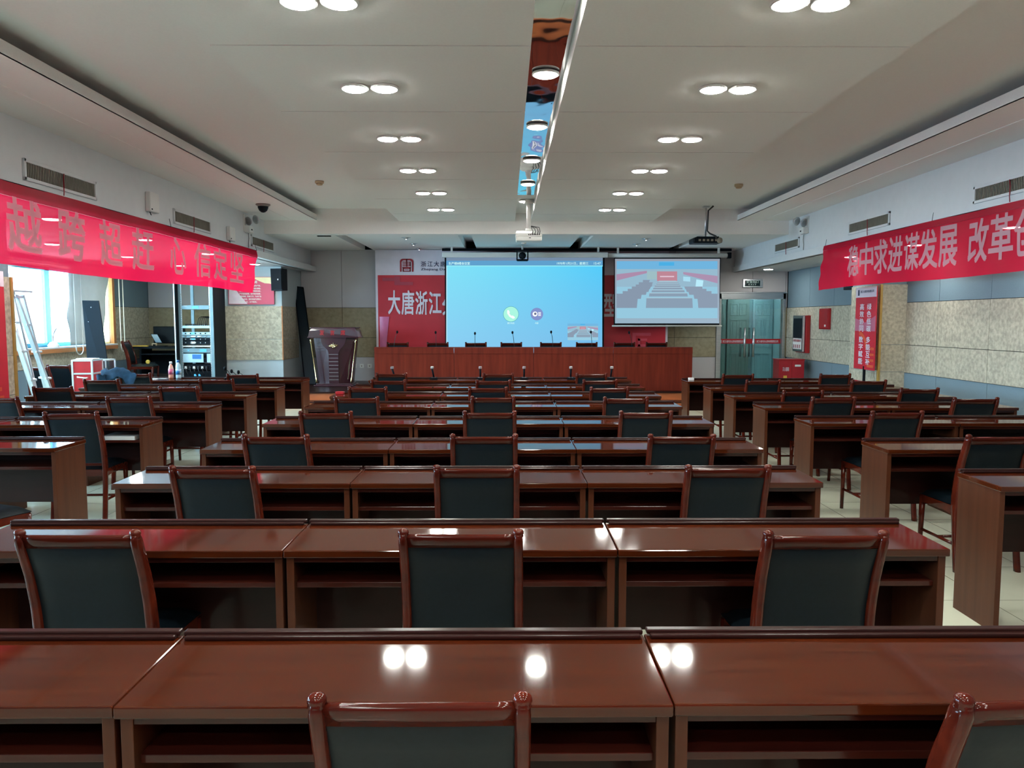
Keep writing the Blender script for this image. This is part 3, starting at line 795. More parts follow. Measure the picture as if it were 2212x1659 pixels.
# ------------------------------------------------------------------ stage backdrop
bx0, bx1 = -2.80, 3.50
t = thing('stage_backdrop', 'red and white printed backdrop on the stage wall behind the screens', 'backdrop')
YD = 16.95
mb = MB(); mb.box(bx0, bx1, YD, YD + .06, .26, 3.09, 0)
mb.build('panel', 'whiteprint', t)
def wr(u, v):
    z = .27 + v * 2.28
    return (bx0 + .05 + u * (bx1 - bx0 - .1), YD - .020 - .008 * math.sin(z * 5 + u * 3) * math.sin(u * 11) - .003 * math.sin(u * 37 + z * 9), z)
mb = MB(); mb.grid(wr, 60, 24); mb.build('red_sheet', 'redcloth', t)
def btext(s, px0, py0, px1, py1, m, name, y=YD - .035, bold=.02, keep=False):
    a = at_y(px0, py1, y); b = at_y(px1, py0, y)
    bm = bmesh.new(); text_bm(bm, s, (a.x, y, a.z), (1, 0, 0), (0, 0, 1), b.x - a.x, b.z - a.z, bold, keep=keep)
    me = bpy.data.meshes.new(name); bm.to_mesh(me); bm.free(); me.materials.append(M[m])
    o = bpy.data.objects.new(name, me); COL.objects.link(o); return o
bm = bmesh.new()
for ch, x0, x1, y0, y1 in (('大', 839, 864, 628, 678), ('唐', 868, 894, 628, 679), ('浙', 898, 923, 630, 679), ('江', 927, 953, 631, 678), ('分', 956, 983, 640, 680), ('型', 1304, 1334, 634, 683)):
    a = at_y(x0, y1, YD - .035); b = at_y(x1, y0, YD - .035)
    text_bm(bm, ch, (a.x, YD - .035, a.z), (1, 0, 0), (0, 0, 1), b.x - a.x, b.z - a.z, .045)
me = bpy.data.meshes.new('lettering'); bm.to_mesh(me); bm.free(); me.materials.append(M['whiteprint'])
o = bpy.data.objects.new('lettering', me); COL.objects.link(o); o.parent = t
for s_, bx in (('浙', (909, 564.5, 920.5, 576)), ('江', (923.5, 564.5, 934.5, 576)), ('大', (937, 564.5, 948.5, 576)), ('唐', (951, 564.5, 962, 576)), ('Zhejiang Datang', (909, 579, 980, 585.5))):
    btext(s_, *bx, 'navy', 'lettering', y=YD - .008, bold=.012).parent = t
# square red emblem: arch with the strokes inside
def emblem(parent, cx, cz, w, h, y, m, axis='y'):
    mb = MB(); hw = w / 2; th = w * .14
    def q(x0, x1, z0, z1): mb.box(cx + x0 * w, cx + x1 * w, y - .003, y + .003, cz + z0 * h, cz + z1 * h)
    arch = []
    for k in range(9): a = PI - k * (PI / 2) / 8; arch.append((-.5 + .22 + .22 * math.cos(a), .5 - .22 + .22 * math.sin(a)))
    for k in range(9): a = PI / 2 - k * (PI / 2) / 8; arch.append((.5 - .22 + .22 * math.cos(a), .5 - .22 + .22 * math.sin(a)))
    outer = [(-.5, -.5)] + arch + [(.5, -.5), (.38, -.5)]
    inner = [(x * .76, -.5 + (z + .5) * .87) for x, z in arch][::-1]
    pts = outer + inner + [(-.38, -.5)]
    # build the arch as quads between outer and inner arcs
    oo = [(-.5, -.5)] + arch + [(.5, -.5)]; ii = [(-.38, -.5)] + [(x * .76, -.5 + (z + .5) * .87) for x, z in arch] + [(.38, -.5)]
    for k in range(len(oo) - 1):
        mb.poly([(cx + p[0] * w, y - .003, cz + p[1] * h) for p in (oo[k], oo[k + 1], ii[k + 1], ii[k])])
    q(-.04, .04, -.12, .5)
    for z in (.20, .06, -.08): q(-.30, .30, z, z + .075)
    q(.22, .30, -.08, .27); q(-.32, .32, -.20, -.135)
    q(-.30, -.20, -.5, -.20); q(.20, .30, -.5, -.20); q(-.30, .30, -.5, -.43); q(-.14, .14, -.36, -.32)
    q(-.30, .30, -.28, -.20)
    return tag(mb.build('emblem', m, parent), 'dark red square emblem')
a = at_y(864, 587, YD); b = at_y(893, 559, YD)
emblem(t, (a.x + b.x) / 2, (a.z + b.z) / 2, b.x - a.x, b.z - a.z, YD - .006, 'redprint')
mb = MB()
for (x0, y0, x1, y1) in ((826, 600, 852, 607), (852, 597, 864, 616), (864, 609, 892, 616)):
    p, q_ = at_y(x0, y1, YD - .03), at_y(x1, y0, YD - .03); mb.box(p.x, q_.x, YD - .031, YD - .029, p.z, q_.z)
tag(mb.build('tape_patch', mat('patch_red', (.36, .03, .06), .5), t), 'faded tape patch')
mb = MB(); p = at_y(821, 750, YD - .03); q_ = at_y(841, 684, YD - .03)
mb.grid(lambda u, v: (p.x + (q_.x - p.x) * u * (1 - .35 * (1 - v)), YD - .04 - .02 * math.sin(u * PI), p.z + (q_.z - p.z) * v), 6, 6)
tag(mb.build('loose_flap', mat('pink_flap', (.62, .16, .34), .4), t), 'loose pink plastic flap')
for x0 in (-1.99, -1.55, -.98):
    pass
# lower right outline pattern
mb = MB()
a = at_y(1366, 750, YD - .03); b = at_y(1406, 719, YD - .03); w_, h_ = b.x - a.x, b.z - a.z
for u0, u1, v0, v1 in ((0, .18, -.1, .8), (0, 1, .8, 1), (.3, .8, .45, .6), (.3, .8, .05, .2), (.3, .42, .05, .6)):
    mb.box(a.x + u0 * w_, a.x + u1 * w_, YD - .031, YD - .029, a.z + v0 * h_, a.z + v1 * h_)
mb.build('pattern', mat('pattern_red', (.60, .06, .10), .5), t)

tag(MB().box(-2.2, 3.0, YF, YF + .06, .5, 3.0, bev=.01).build('rear_board', 'redcloth'), 'large red board covering the wall behind the camera', 'board')

# ------------------------------------------------------------------ projection screens
def colmesh(polys, name, parent, strength, default=None):
    bm = bmesh.new(); lay = bm.loops.layers.float_color.new('Col')
    for pts, cols in polys:
        vs = [bm.verts.new(Vector(p)) for p in pts]
        f = bm.faces.new(vs)
        for k, l in enumerate(f.loops):
            c = cols[k] if isinstance(cols[0], (tuple, list)) else cols
            l[lay] = (*c, 1)
    me = bpy.data.meshes.new(name); bm.to_mesh(me); bm.free()
    m = bpy.data.materials.new(name + '_image'); m.use_nodes = True; nt = m.node_tree; N = nt.nodes; N.remove(N['Principled BSDF'])
    at = N.new('ShaderNodeVertexColor'); at.layer_name = 'Col'; e = N.new('ShaderNodeEmission'); e.inputs[1].default_value = strength
    nt.links.new(at.outputs[0], e.inputs[0]); nt.links.new(e.outputs[0], N['Material Output'].inputs[0])
    me.materials.append(m); o = bpy.data.objects.new(name, me); COL.objects.link(o); o.parent = parent
    return o
def px_poly(pts, y, k=0): return [tuple(at_y(px, py, y - .0015 * k)) for px, py in pts]
YS = 16.45
t = thing('projection_screen', 'large bright blue projection screen hanging over the rostrum', 'screen')
mb = MB(); a = at_y(955, 556.5, YS); b = at_y(1313, 545.5, YS)
mb.box(a.x, b.x, YS - .05, YS + .06, a.z, b.z, bev=.012)
for x in (a.x + .2, b.x - .2): mb.box(x - .02, x + .02, YS - .02, YS + .02, b.z - .01, 3.10)
mb.build('housing', 'plast', t)
mb = MB(); p0 = at_y(960.5, 556, YS); p1 = at_y(1304, 790, YS)
mb.box(p0.x, p1.x, YS, YS + .004, p1.z, p0.z); mb.build('black_border', 'dark', t)
Bg = {}
def grad(u, v):   # picture shown on the screen: cyan upper right to paler lower left
    c1 = Vector(lin((128, 226, 248))); c2 = Vector(lin((84, 204, 250))); c3 = Vector(lin((140, 205, 243))); c4 = Vector(lin((122, 186, 232)))
    top = c1.lerp(c2, max(0, u) ** 1.2); bot = c3.lerp(c4, u); return tuple(top.lerp(bot, v ** .9))
polys = []
X0, X1, Y0, Y1 = 966, 1301, 575, 765
NU, NV = 14, 12
for i in range(NU):
    for j in range(NV):
        q = [(i, j), (i, j + 1), (i + 1, j + 1), (i + 1, j)]
        polys.append((px_poly([(X0 + (X1 - X0) * a / NU, Y0 + (Y1 - Y0) * b / NV) for a, b in q], YS, 1), [grad(a / NU, b / NV) for a, b in q]))
polys.append((px_poly([(964, 556.5), (964, 563), (1302, 563), (1302, 556.5)], YS, 1), lin((118, 140, 165))))
polys.append((px_poly([(964, 563), (964, 575), (1302, 575), (1302, 563)], YS, 1), lin((96, 160, 205))))
polys.append((px_poly([(964, 573.5), (964, 575.5), (1302, 575.5), (1302, 573.5)], YS, 2), lin((150, 235, 245))))
polys.append((px_poly([(964, 575), (964, 765), (966, 765), (966, 575)], YS, 1), lin((190, 235, 250))))
def disc(cx, cy, r, col, k, n=28): polys.append((px_poly([(cx + r * math.cos(-2 * PI * i / n), cy + r * math.sin(-2 * PI * i / n)) for i in range(n)], YS, k), col))
disc(1103.7, 678.5, 17, lin((96, 180, 190)), 2); disc(1103.7, 678.5, 16, lin((172, 248, 226)), 3)
disc(1159.7, 678.5, 13.5, lin((124, 138, 196)), 2); disc(1159.7, 678.5, 12.8, lin((132, 148, 204)), 3)
ph = [(1095.5, 670.5), (1098.5, 669.5), (1101.5, 674.5), (1100, 677), (1104.5, 682), (1107.5, 681.5), (1112.5, 685), (1111.5, 688), (1107.5, 688.5), (1100, 684), (1095.5, 677)]
polys.append((px_poly(ph[::-1], YS, 4), (.95, .98, 1)))
disc(1155.7, 678.3, 5.4, (.95, .98, 1), 4); disc(1156.3, 677.8, 2.6, lin((110, 120, 150)), 5)
for yy in (674.5, 677.5, 680.5): polys.append((px_poly([(1162.5, yy), (1162.5, yy + 1.8), (1168.5, yy + 1.8), (1168.5, yy)], YS, 4), (.95, .98, 1)))
def roomview(x0, y0, x1, y1, y, k, pale):
    """the live picture of the meeting room shown in small"""
    def P(pts): return px_poly([(x0 + (x1 - x0) * u, y0 + (y1 - y0) * v) for u, v in pts], y, k)
    def P2(pts, kk): return px_poly([(x0 + (x1 - x0) * u, y0 + (y1 - y0) * v) for u, v in pts], y, kk)
    C = lambda c: tuple(v * pale for v in lin(c))
    out = [(P([(0, 0), (0, .14), (1, .14), (1, 0)]), C((112, 180, 222))), (P([(0, .14), (0, .45), (1, .45), (1, .14)]), C((150, 185, 205))),
           (P([(0, .45), (0, 1), (1, 1), (1, .45)]), C((150, 200, 222)))]
    out += [(P2([(0, .23), (0, .34), (.30, .21), (.30, .17)], k + 1), C((172, 140, 170))), (P2([(.66, .19), (.66, .23), (1, .39), (1, .26)], k + 1), C((172, 145, 175))),
            (P2([(.40, .18), (.40, .35), (.60, .35), (.60, .18)], k + 1), C((190, 135, 150))), (P2([(.43, .26), (.43, .28), (.57, .28), (.57, .26)], k + 2), C((225, 200, 215))),
            (P2([(.42, .02), (.42, .08), (.57, .08), (.57, .02)], k + 1), C((75, 175, 228))), (P2([(.30, .18), (.30, .32), (.40, .32), (.40, .18)], k + 1), C((158, 190, 196))),
            (P2([(.79, .32), (.78, .47), (.85, .47), (.86, .34)], k + 1), C((185, 235, 250))), (P2([(.66, .27), (.66, .35), (.73, .36), (.73, .28)], k + 1), C((170, 220, 240)))]
    cr = [(.415, .60, .355, .37), (.405, .61, .37, .39), (.395, .62, .395, .42), (.38, .63, .425, .455), (.365, .65, .465, .495), (.35, .67, .51, .545), (.325, .70, .565, .62), (.295, .75, .65, .82)]
    for kk, (a, b, c, d) in enumerate(cr):
        out.append((P2([(a, c), (a - .005, d), (b + .005, d), (b, c)], k + 2 + kk), C((138, 158, 178))))
        out.append((P2([(a + .01, c - .012), (a, c), (b, c), (b - .01, c - .012)], k + 2 + kk), C((170, 200, 215))))
    for kk, (a, b, c, d) in enumerate([(.26, .33, .33, .37), (.22, .36, .37, .41), (.19, .355, .41, .45), (.15, .34, .445, .49), (.11, .325, .485, .54), (.06, .30, .525, .59), (0, .25, .57, .66), (0, .21, .64, .82)]):
        out.append((P2([(a, c), (a, d), (b - .01, d), (b, c)], k + 2 + kk), C((136, 152, 172))))
        e = 1 - b + .01
        if kk > 2: out.append((P2([(e, c), (e + .01, d), (1 - a, d), (1 - a, c)], k + 2 + kk), C((140, 156, 176))))
    return out
polys += roomview(1226, 699, 1292, 735, YS, 3, 1.05)
colmesh(polys, 'projected_picture', t, 1.0)
def emtext(s, px0, py0, px1, py1, y, parent, col, bold=.01):
    a = at_y(px0, py1, y); b = at_y(px1, py0, y)
    bm = bmesh.new(); text_bm(bm, s, (a.x, y, a.z), (1, 0, 0), (0, 0, 1), b.x - a.x, b.z - a.z, bold)
    me = bpy.data.meshes.new('lettering'); bm.to_mesh(me); bm.free(); me.materials.append(col)
    o = bpy.data.objects.new('lettering', me); COL.objects.link(o); o.parent = parent
glow = lampmat('screen_lettering', lin((205, 250, 250)), 1.0)
for s_, bx in (('生产楼8楼会议室', (969, 566, 1015, 572)), ('1970年1月21日，星期三', (1203, 566, 1271, 572)), ('15:47', (1283, 566.5, 1297.5, 571.5)), ('拨打电话', (1096, 696, 1111, 700)), ('内容', (1156, 696, 1163, 700))):
    emtext(s_, *bx, YS - .008, t, glow, .02)
# second screen
Y2 = 16.5
t = thing('projection_screen', 'smaller projection screen showing the meeting room, right of the large one', 'screen')
a = at_y(1314, 556, Y2); b = at_y(1573, 547.5, Y2)
mb = MB(); mb.tube([(a.x, Y2, (a.z + b.z) / 2), (b.x, Y2, (a.z + b.z) / 2)], .045, 16); mb.box(b.x - .02, b.x + .06, Y2 - .05, Y2 + .05, a.z - .02, b.z + .02, 1, bev=.01)

for x in (a.x + .2, b.x - .2): mb.box(x - .02, x + .02, Y2 - .02, Y2 + .02, a.z, 3.10)
mb.build('housing', ['plast', 'dark'], t)
mb = MB(); a = at_y(1325.5, 702, Y2); b = at_y(1557, 556, Y2); mb.box(a.x, b.x, Y2, Y2 + .004, a.z, b.z); mb.build('black_border', 'dark', t)
mb = MB(); a = at_y(1322, 704, Y2); b = at_y(1559, 702, Y2); mb.tube([(a.x, Y2, (a.z + b.z) / 2 - .01), (b.x, Y2, (a.z + b.z) / 2 - .01)], .016, 12); mb.build('weight_bar', 'plast', t)
polys = [(px_poly([(1328.5, 559), (1328.5, 698.5), (1553.5, 698.5), (1555, 559)], Y2, 1), [lin((150, 158, 172)), lin((150, 178, 196)), lin((160, 182, 200)), lin((150, 158, 172))])]
polys += roomview(1332, 564, 1550, 687.5, Y2, 2, 1.0)
colmesh(polys, 'projected_picture', t, 1.0)
# black curtain rail over both screens
mb = MB(); a = at_y(955, 546, 16.62); b = at_y(1580, 541.5, 16.62); mb.box(a.x, b.x, 16.60, 16.66, 3.04, 3.09)
tag(mb.build('curtain_rail', 'dark'), 'thin black rail under the ceiling above both projection screens', 'rail')

# ------------------------------------------------------------------ projectors and cameras
t = thing('projector', 'white projector hanging on a white pole in the centre of the room', 'projector', (.355, 12.35, 0))
mb = MB(); mb.box(-.20, .20, -.15, .15, 2.81, 2.885, bev=.018); mb.box(-.205, .205, -.155, .155, 2.875, 2.93, bev=.012); mb.build('body', 'plast', t)
mb = MB(); mb.prism([(-.20, -.14, 2.93), (.20, -.14, 2.93), (.19, -.10, 2.965), (-.19, -.10, 2.965)], (0, .2, 0)); mb.build('top_tray', 'plast', t)
mb = MB()
for k in range(7): mb.box(-.01 + k * .027, .006 + k * .027, -.157, -.154, 2.895, 2.912)
mb.box(0, .03, -.157, -.154, 2.85, 2.86); mb.build('socket_row', 'dark', t)
mb = MB(); mb.tube([(0, 0, 2.96), (0, 0, 3.44)], .036, 16); mb.tube([(0, 0, 2.95), (0, 0, 3.01)], .05, 16); mb.lathe([(.07, 3.38), (.08, 3.40), (.08, 3.45), (0, 3.45)], n=20); mb.box(-.12, .12, -.03, .03, 2.93, 2.955, bev=.006); mb.build('ceiling_pole', 'plast', t)
mb = MB()
for k, dx in enumerate((.05, .09, .13, .16)): mb.tube([(.04, -.01, 3.05), (dx, -.08, 2.99 + .01 * k), (dx + .01, -.17, 2.95), (dx, -.16, 2.905)], .006, 6)
mb.build('cable', 'rubber', t)
t = thing('projector', 'black projector on a thin ceiling pole at the right before the second screen', 'projector', (3.44, 13.62, 0))
mb = MB(); mb.box(-.25, .25, -.17, .17, 2.90, 2.99, bev=.02); mb.box(-.19, .19, -.175, .10, 2.985, 3.01, bev=.008)
for k in range(5): mb.box(-.16 + k * .07, -.12 + k * .07, -.178, -.172, 2.93, 2.965, 1)
mb.lathe([(.0, -.01), (.045, -.01), (.05, 0), (.045, .012), (0, .012)], (.2, -.17, 2.945), 16, 1, Matrix.Rotation(PI / 2, 3, 'X'))
mb.build('body', ['black', 'vent'], t)
mb = MB(); mb.tube([(0, 0, 3.0), (0, 0, 3.30), (0, .0, 3.54)], .014, 10); mb.box(-.07, .07, -.04, .04, 3.0, 3.02); mb.box(-.05, .05, -.05, .05, 3.515, 3.54, bev=.004); mb.build('ceiling_pole', 'steel', t)
mb = MB(); mb.tube([(.10, -.1, 3.53), (.03, -.04, 3.46), (.02, -.03, 3.12), (.05, -.08, 3.07), (.13, -.19, 3.01), (.14, -.19, 2.96)], .014, 8); mb.build('cable', 'rubber', t)
t = thing('conference_camera', 'black pan-tilt camera in a bracket before the big screen', 'camera', (at_y(1128.5, 550, 16.1).x, 16.1, 0))
za, zb = at_y(1128, 564, 16.1).z, at_y(1128, 541, 16.1).z
mb = MB(); mb.box(-.14, .14, -.09, .09, zb - .02, zb + .005, bev=.004)
for s_ in (-1, 1): mb.box(s_ * .11 - .012, s_ * .11 + .012, -.05, .05, za + .01, zb - .02)
mb.box(-.11, .11, -.07, .07, za, za + .035, bev=.006); mb.build('bracket', 'dark', t)
mb = MB(); mb.lathe([(0, -.07), (.05, -.06), (.072, -.02), (.075, .02), (.05, .06), (0, .075)], (0, 0, (za + zb) / 2), 20); mb.lathe([(0, -.02), (.03, -.02), (.036, .02), (.02, .03), (0, .03)], (.02, -.07, (za + zb) / 2 - .02), 16, 0, Matrix.Rotation(PI / 2, 3, 'X')); mb.build('camera_head', 'black', t)
mb = MB(); mb.tube([(0, 0, zb), (0, 0, 3.10)], .02, 10); mb.build('mount', 'plast', t)
p = at_z(1128, 533, 3.10)
t = thing('smoke_detector', 'white smoke detector on the stage ceiling above the camera', 'detector', (p.x, p.y - 1.4, 3.10))
mb = MB(); mb.lathe([(.12, 0), (.12, -.02), (.09, -.05), (.05, -.055), (0, -.055)], n=24); mb.build('body', 'plast', t)
mb = MB(); mb.lathe([(.05, -.05), (.045, -.075), (0, -.08)], n=18); mb.build('sensor_cap', 'plast', t)
for p, lb in ((at_z(690, 391, 3.54), 'small cream smoke detector on the upper ceiling, left side'), (at_z(1596, 398, 3.54), 'small cream smoke detector on the upper ceiling, right side')):
    t = thing('smoke_detector', lb, 'detector', p)
    mb = MB(); mb.lathe([(.062, 0), (.062, -.03), (.055, -.035)], n=20); mb.build('body', 'beigepl', t)
    mb = MB(); mb.lathe([(.045, -.03), (.042, -.055), (.03, -.06), (0, -.06)], n=18); mb.build('sensor_cap', 'beigepl', t)
p = at_z(568, 441, 3.335)
t = thing('dome_camera', 'dark dome security camera under the left ceiling strip', 'camera', p)
mb = MB(); mb.lathe([(.105, 0), (.11, -.012), (.085, -.03), (.08, -.035)], n=28); mb.build('ring', mat('dome_ring', (.22, .18, .17), .5), t)
mb = MB(); mb.lathe([(.078, -.03), (.077, -.055), (.06, -.095), (.03, -.12), (0, -.128)], n=24); mb.build('dome', 'black', t)

# emergency twin-spot lights, alarm boxes
def twin(x, s, y, label):
    t = thing('emergency_light', label, 'emergency light', (x, y, 0))
    mb = MB(); mb.box(0, s * .02, -.10, .10, 3.02, 3.30, bev=.004); mb.build('back_plate', 'plast', t)
    mb = MB(); mb.box(s * .02, s * .10, -.10, .10, 3.01, 3.12, bev=.006); mb.box(s * .1, s * .102, -.02, .04, 3.05, 3.07, 1); mb.build('battery_box', ['plast', 'dark'], t)
    for k, dy in enumerate((-.07, .06)):
        R = Matrix.Rotation(PI / 2 + .3, 3, 'X') @ Matrix.Rotation(-.5 * s, 3, 'Y')
        c = (s * (.075 + .125 * k), -.04 - .02 * k, 3.195 + .02 * k)
        l = MB().lathe([(.0, -.05), (.035, -.042), (.066, .0), (.072, .014), (.066, .016)], c, 20, 0, R).build('lamp_head', 'steel', t)
        lm = MB(); lm.lathe([(.064, .010), (.035, .02), (0, .023)], c, 18, 0, R); o = lm.build('lens', 'clear', l)
    mb = MB(); mb.tube([(s * .02, .08, 3.02), (s * .015, .11, 2.93), (s * .012, .09, 2.85), (s * .012, .10, 2.76)], .005, 6); mb.build('cable', 'rubber' if s > 0 else 'vent', t)
twin(-4.245, 1, 12.95, 'twin-spot emergency light on the left bulkhead by the dome camera')
twin(4.99, -1, 13.1, 'twin-spot emergency light on the right bulkhead between two vents')
for (y0, y1, z0, z1, lb) in ((9.38, 9.62, 2.87, 3.10, 'white square box on the left bulkhead between two vents'), (12.05, 12.28, 2.80, 3.01, 'white box on the left bulkhead above the banner end')):
    t = thing('wireless_box', lb, 'wall box')
    mb = MB(); mb.box(-4.245, -4.18, y0, y1, z0, z1, bev=.012); mb.build('cover', 'plast', t)
    mb = MB(); mb.box(-4.18, -4.177, y0 + .02, y0 + .05, z0 + .02, z0 + .035); mb.tube([(-4.22, y0 + .06, z0), (-4.2, y0 + .05, z0 - .04)], .006, 6); mb.build('status_light', 'dark', t)

# ------------------------------------------------------------------ loudspeaker, poster on the wide pillar
t = thing('loudspeaker', 'black wall loudspeaker at the top of the wide left pillar', 'loudspeaker')
a = at_y(585.5, 628, 15.4); b = at_y(610, 580, 15.4)
mb = MB(); mb.prism([(a.x, 15.42, a.z), (b.x, 15.35, a.z + .01), (b.x, 15.35, b.z), (a.x - .01, 15.42, b.z)], (.03, .27, 0)); mb.build('cabinet', 'black', t)
mb = MB(); mb.prism([(a.x + .012, 15.413, a.z + .02), (b.x - .012, 15.345, a.z + .03), (b.x - .012, 15.345, b.z - .02), (a.x + .002, 15.413, b.z - .02)], (0, -.008, 0)); mb.build('grille', 'dark', t)
mb = MB(); mb.lathe([(0, 0), (.018, 0), (.018, .004), (0, .005)], ((a.x + b.x) / 2 + .04, 15.36, (a.z + b.z) / 2), 14, 0, Matrix.Rotation(PI / 2, 3, 'X')); mb.build('badge', 'steel', t)
mb = MB(); mb.box(-4.62, -4.55, 15.62, 15.70, 2.3, 2.45); mb.build('bracket', 'dark', t)
t = thing('loudspeaker', 'dark loudspeaker corner showing under the right banner', 'loudspeaker')
a = at_x(1848, 626, 5.95)
mb = MB(); mb.box(5.80, 6.168, 13.2, 13.5, a.z, a.z + .45, bev=.01); mb.build('cabinet', 'black', t)
mb = MB(); mb.box(5.82, 6.08, 13.192, 13.20, a.z + .02, a.z + .43); mb.build('grille', 'dark', t)

YP = 15.66
t = thing('wall_poster', 'pink-red poster with white text and a yellow ribbon on the left pillar', 'poster')
def PP(px, py, k=0): return tuple(at_y(px, py, YP - .001 * k))
p0 = PP(493.5, 657.5); p1 = PP(591, 598)
mb = MB(); mb.box(p0[0], p1[0], YP, YP + .02, p0[2], p1[2], 0, bev=.002)
# pale swoosh lower left, cream ribbon top, pink-red field
mb.poly([PP(494.5, 656.5, 1), PP(535, 656.5, 1), PP(520, 640, 1), PP(505, 620, 1), PP(494.5, 605, 1)], 1)
rib = [(494.5, 599), (590, 599), (590, 614.5), (582, 612.5), (572, 612), (562, 608), (552, 603.5), (540, 601.5), (520, 602), (505, 604), (494.5, 607)]
mb.poly([PP(x, y, 2) for x, y in rib], 2)
mb.build('sheet', ['posterpink', 'posterpale', 'postercream'], t)
bm = bmesh.new()
lines = [('入 党 誓 词', 523, 606, 555, 612, 1), ('我志愿加入中国共产党，', 524, 615.5, 563, 619), ('拥护党的纲领，遵守党的章程，', 517, 621.5, 563.5, 625), ('履行党员义务，执行党的决定，', 517, 627, 563.5, 630.5),
         ('严守党的纪律，保守党的秘密，', 517, 633, 563.5, 636.5), ('对党忠诚，积极工作，为共产主', 517, 638.5, 564.5, 642), ('义奋斗终身，随时准备为党和人', 517, 644.5, 564.5, 648), ('民牺牲一切，永不叛党。', 517, 650.5, 555, 654)]
for ln in lines:
    a = PP(ln[1], ln[4], 4); b = PP(ln[3], ln[2], 4)
    text_bm(bm, ln[0], a, (1, 0, 0), (0, 0, 1), b[0] - a[0], b[2] - a[2], .03)
me = bpy.data.meshes.new('lettering'); bm.to_mesh(me); bm.free(); me.materials.append(M['plast'])
o = bpy.data.objects.new('lettering', me); COL.objects.link(o); o.parent = t

# ------------------------------------------------------------------ lectern
t = thing('lectern', 'wine-red wooden lectern with brass corner posts left of the rostrum', 'lectern', (-3.46, 15.95, .26))
def trap(w0, w1, z0, z1, y0, y1, y0b=None):
    return [(-w0, y0, z0), (w0, y0, z0), (w1, y0b if y0b is not None else y0, z1), (-w1, y0b if y0b is not None else y0, z1)]
mb = MB(); mb.box(-.36, .36, -.23, .25, 0, .06, bev=.01); mb.box(-.40, .40, -.27, .27, -.0, .03, bev=.008); mb.build('base', 'wine', t)
mb = MB()
for z0_, z1_, w0_, w1_ in ((.06, .98, .325, .425),):
    lo = [(-w0_, .18), (-w0_, -.10), (-.09, -.205), (.09, -.205), (w0_, -.10), (w0_, .18)]
    hi = [(-w1_, .18), (-w1_, -.10), (-.09, -.205), (.09, -.205), (w1_, -.10), (w1_, .18)]
    for k in range(6):
        a_, b_ = lo[k], lo[(k + 1) % 6]; c_, d_ = hi[(k + 1) % 6], hi[k]
        mb.poly([(*a_, z0_), (*b_, z0_), (*c_, z1_), (*d_, z1_)])
mb.build('body', 'wine', t)
mb = MB()
outl = [(-.25, .98)] + [(-.25 + .17 * (1 - math.cos(k * PI / 16)) , .98 - .27 * math.sin(k * PI / 16) * 1.0) for k in range(1, 9)]
outl = [(-.255, .98), (-.245, .90), (-.215, .83), (-.17, .78), (-.12, .73), (-.10, .67), (-.095, .06)]
pts = [(x, -.232, z) for x, z in outl] + [(-x, -.232, z) for x, z in outl[::-1]]
mb.prism(pts, (0, .033, 0)); mb.build('centre_panel', 'wine', t)
mb = MB()
for k in range(8): z = .13 + k * .073; mb.box(-.093, .093, -.240, -.230, z, z + .007)
tag(mb.build('silver_strip', 'steel', t), 'thin silver strips')
mb = MB()
for z in (.70, .76, .81, .85, .89):
    for s_ in (-1, 1): mb.prism([(s_ * .20, -.166, z), (s_ * .36, -.126 - .02, z), (s_ * .36, -.146, z + .012), (s_ * .20, -.166, z + .012)], (0, .02, 0))
mb.build('groove_moulding', 'wine', t)
mb = MB(); mb.prism([(-.50, -.25, 1.0), (.50, -.25, 1.0), (.47, -.25, 1.12), (.43, -.24, 1.17), (-.43, -.24, 1.17), (-.47, -.25, 1.12)], (0, .46, 0)); mb.box(-.51, .51, -.27, .25, .975, 1.0, bev=.006); mb.box(-.46, .46, -.24, .22, 1.165, 1.19, bev=.008); mb.build('top_box', 'wine', t)
for s_ in (-1, 1):
    mb = MB(); a = Vector((s_ * .455, -.235, .95)); b = Vector((s_ * .345, -.235, .07)); d = b - a
    prof = [(0, .0), (.022, .01), (.016, .04), (.024, .07), (.014, .10), (.014, .88), (.022, .90), (.016, .94), (.026, .97), (.012, 1.0)]
    mb.tube([a + d * q for _, q in prof], [max(.004, r) for r, _ in prof], 12)
    tag(mb.build('corner_post', 'brass', t), 'brass corner post')
bm = bmesh.new()
for ch, x in (('发', -.22), ('言', -.01), ('席', .20)): text_bm(bm, ch, (x - .045, -.256, 1.03), (1, 0, 0), (0, 0, 1), .09, .10, .04)
me = bpy.data.meshes.new('lettering'); bm.to_mesh(me); bm.free(); me.materials.append(M['red'])
o = bpy.data.objects.new('lettering', me); COL.objects.link(o); o.parent = t
mb = MB()
for k in range(-3, 4):
    a = k * .42; mb.tube([(0, -.240, .79), (math.sin(a) * .06, -.243, .79 + math.cos(a) * .05), (math.sin(a * 1.15) * .11, -.240, .80 + math.cos(a) * .075 * (1.2 if k == 0 else .8))], [.014, .009, .004], 7)
mb.lathe([(0, -.02), (.03, -.01), (.032, .01), (0, .02)], (0, -.238, .785), 12, 0, Matrix.Rotation(PI / 2, 3, 'X')); tag(mb.build('ornament', 'brass', t), 'gilded plant ornament')

